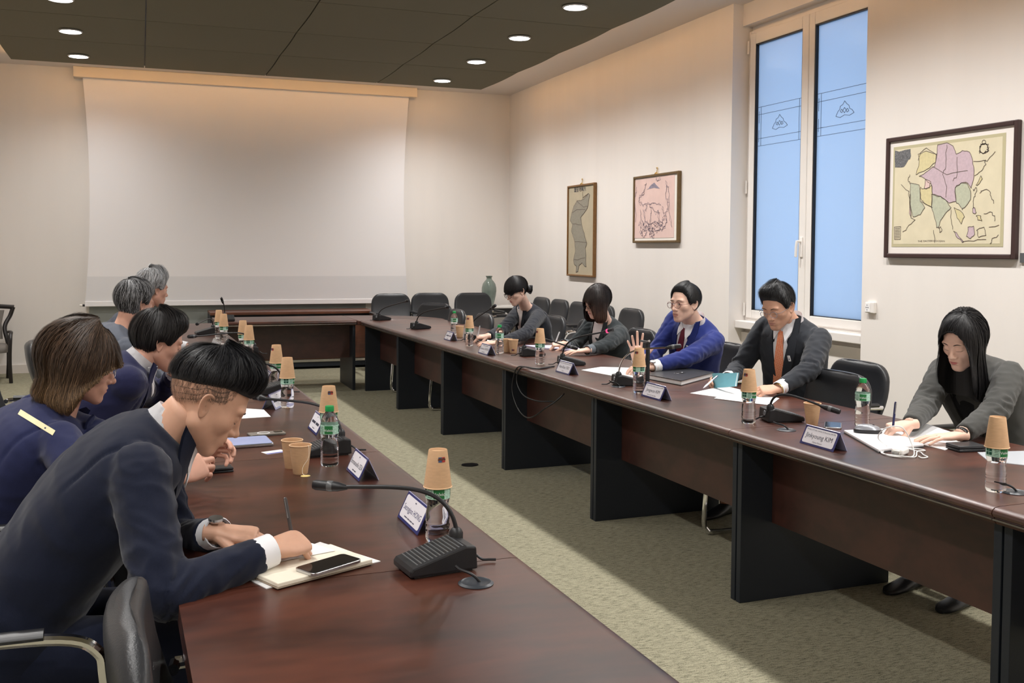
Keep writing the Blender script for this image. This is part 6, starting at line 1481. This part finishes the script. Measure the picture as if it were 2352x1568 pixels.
# light blue notebook held by the orange tie man, and his pen
P4 = [on_x(1638, 857, 2.985), on_x(1695, 856, 2.95), on_x(1690, 887, 2.95), on_x(1642, 891, 2.985)]
cN = np.mean(P4, axis=0); nrm = unit(np.cross(P4[1] - P4[0], P4[3] - P4[0])); t = thing('notebook', 'small light blue notebook held upright by the orange tie man', 'notebook', tuple(cN))
pg = np.array(P4) - cN
def slab4(q, a, b): return MB().add(np.vstack([q + nrm * a, q + nrm * b]), [(0, 1, 2, 3), (7, 6, 5, 4), (0, 4, 5, 1), (1, 5, 6, 2), (2, 6, 7, 3), (3, 7, 4, 0)])
s1 = 1 if nrm @ (np.array([0, 0, CAM_H]) - cN) > 0 else -1
slab4(pg, .004 * s1, .006 * s1).build('front_cover', BLUEBOOK, t, smooth=0); slab4(pg * .97, -.004 * s1, .0039 * s1).build('pages', PAPER, t, smooth=0); slab4(pg, -.006 * s1, -.0041 * s1).build('back_cover', BLUEBOOK, t, smooth=0)
pen('white and blue pen in the orange tie man right hand', on_z(1615, 891, .765), on_x(1648, 863, 2.95), WHITEPEN, NAVYPEN)
# phone held by the woman with glasses, and by the dark haired man
def held_phone(label, c4, name='smartphone'):
    P = np.array(c4); c0 = P.mean(0); ux = unit(P[1] - P[0]); L = np.linalg.norm(P[1] - P[0]); uy = P[3] - P[0]; uy = unit(uy - ux * (ux @ uy)); W = np.linalg.norm(P[3] - P[0]); n_ = np.cross(ux, uy)
    t = thing(name, label, 'phone', tuple(c0)); F = frame((0, 0, 0), ux, uy, n_)
    MB().prism(rrect(L, W, .012), .009, F, z0=-.0045).build('body', BLACKP, t, smooth=30, bevel=.0015); MB().prism(rrect(L - .008, W - .008, .009), .0006, F, z0=.0045).build('screen', BLACKG, t, smooth=0); return t
b0 = on_y(440, 1104, 3.34); b1 = on_y(516, 1030, 3.44)
held_phone('large black smartphone held tilted by the woman with glasses', [b0, b1, b1 + V(-.05, .06, .03), b0 + V(-.05, .06, .03)])
b0 = on_y(398, 850, 4.70); b1 = on_y(428, 812, 4.72)
held_phone('black smartphone held by the man with thick dark hair', [b0, b1, b1 + V(-.02, .065, 0), b0 + V(-.02, .065, 0)])
# lapel badges
def badge(p, u, w_, wd, hh, tilt=0):
    c_ = p['chest'](u, w_, .0175); r, uu, f_ = p['r'], p['u'], p['f']
    cs, sn = math.cos(tilt), math.sin(tilt); r2, u2 = r * cs + uu * sn, uu * cs - r * sn
    o = MB().prism(rrect(wd, hh, .003), .002, frame(c_, r2, u2, f_)).build('lapel_badge', PAPER, p['root'], smooth=0, loc=p['loc'])
    MB().prism([(wd * .22 * math.cos(a), wd * .22 * math.sin(a) - hh * .1) for a in np.linspace(0, 2 * PI, 12, endpoint=False)], .0006, frame(c_ + f_ * .0021 - V(*p['loc']), r2, u2, f_)).build('badge_mark', NAVYPEN, o, smooth=0)
badge(p2, -.072, .165, .017, .034, -.2); badge(p3, -.068, .115, .018, .024, -.25); badge(p3, -.060, .150, .016, .034, -.2)
# cream stripes on the navy jacket
CRM = mat('cream_stripe', srgb(226, 218, 176), .7, bump=.1, bscale=500)
def stripe(p, pa, pb, wpx, Y, m=CRM):
    pa, pb = np.array(pa, float), np.array(pb, float); d = (pb - pa) / np.linalg.norm(pb - pa); n_ = np.array([-d[1], d[0]]); G = []
    for t_ in np.linspace(0, 1, 14):
        row = []
        for s_ in (-.5, 0, .5):
            q = pa + (pb - pa) * t_ + n_ * wpx * s_; dr = unit(on_y(q[0], q[1], Y) - V(0, 0, CAM_H)); hit = p['bvh'].ray_cast((0, 0, CAM_H), tuple(dr))
            if hit[0] is not None: row.append(np.array(hit[0]) - dr * .003)
        if len(row) == 3: G.append(row)
    if len(G) > 2:
        G = np.array(G); H = G.copy(); H[1:-1] = .5 * G[1:-1] + .25 * (G[:-2] + G[2:])
        MB().grid(H).grid(H, flip=True).build('cream_stripe', m, p['root'], smooth=180, loc=p['loc'])
stripe(l2, (44, 945), (124, 994), 13, 3.4); stripe(l2, (222, 980), (236, 996), 12, 3.4)
# hair clasp: slim dark hairband of the bob woman left to the strands
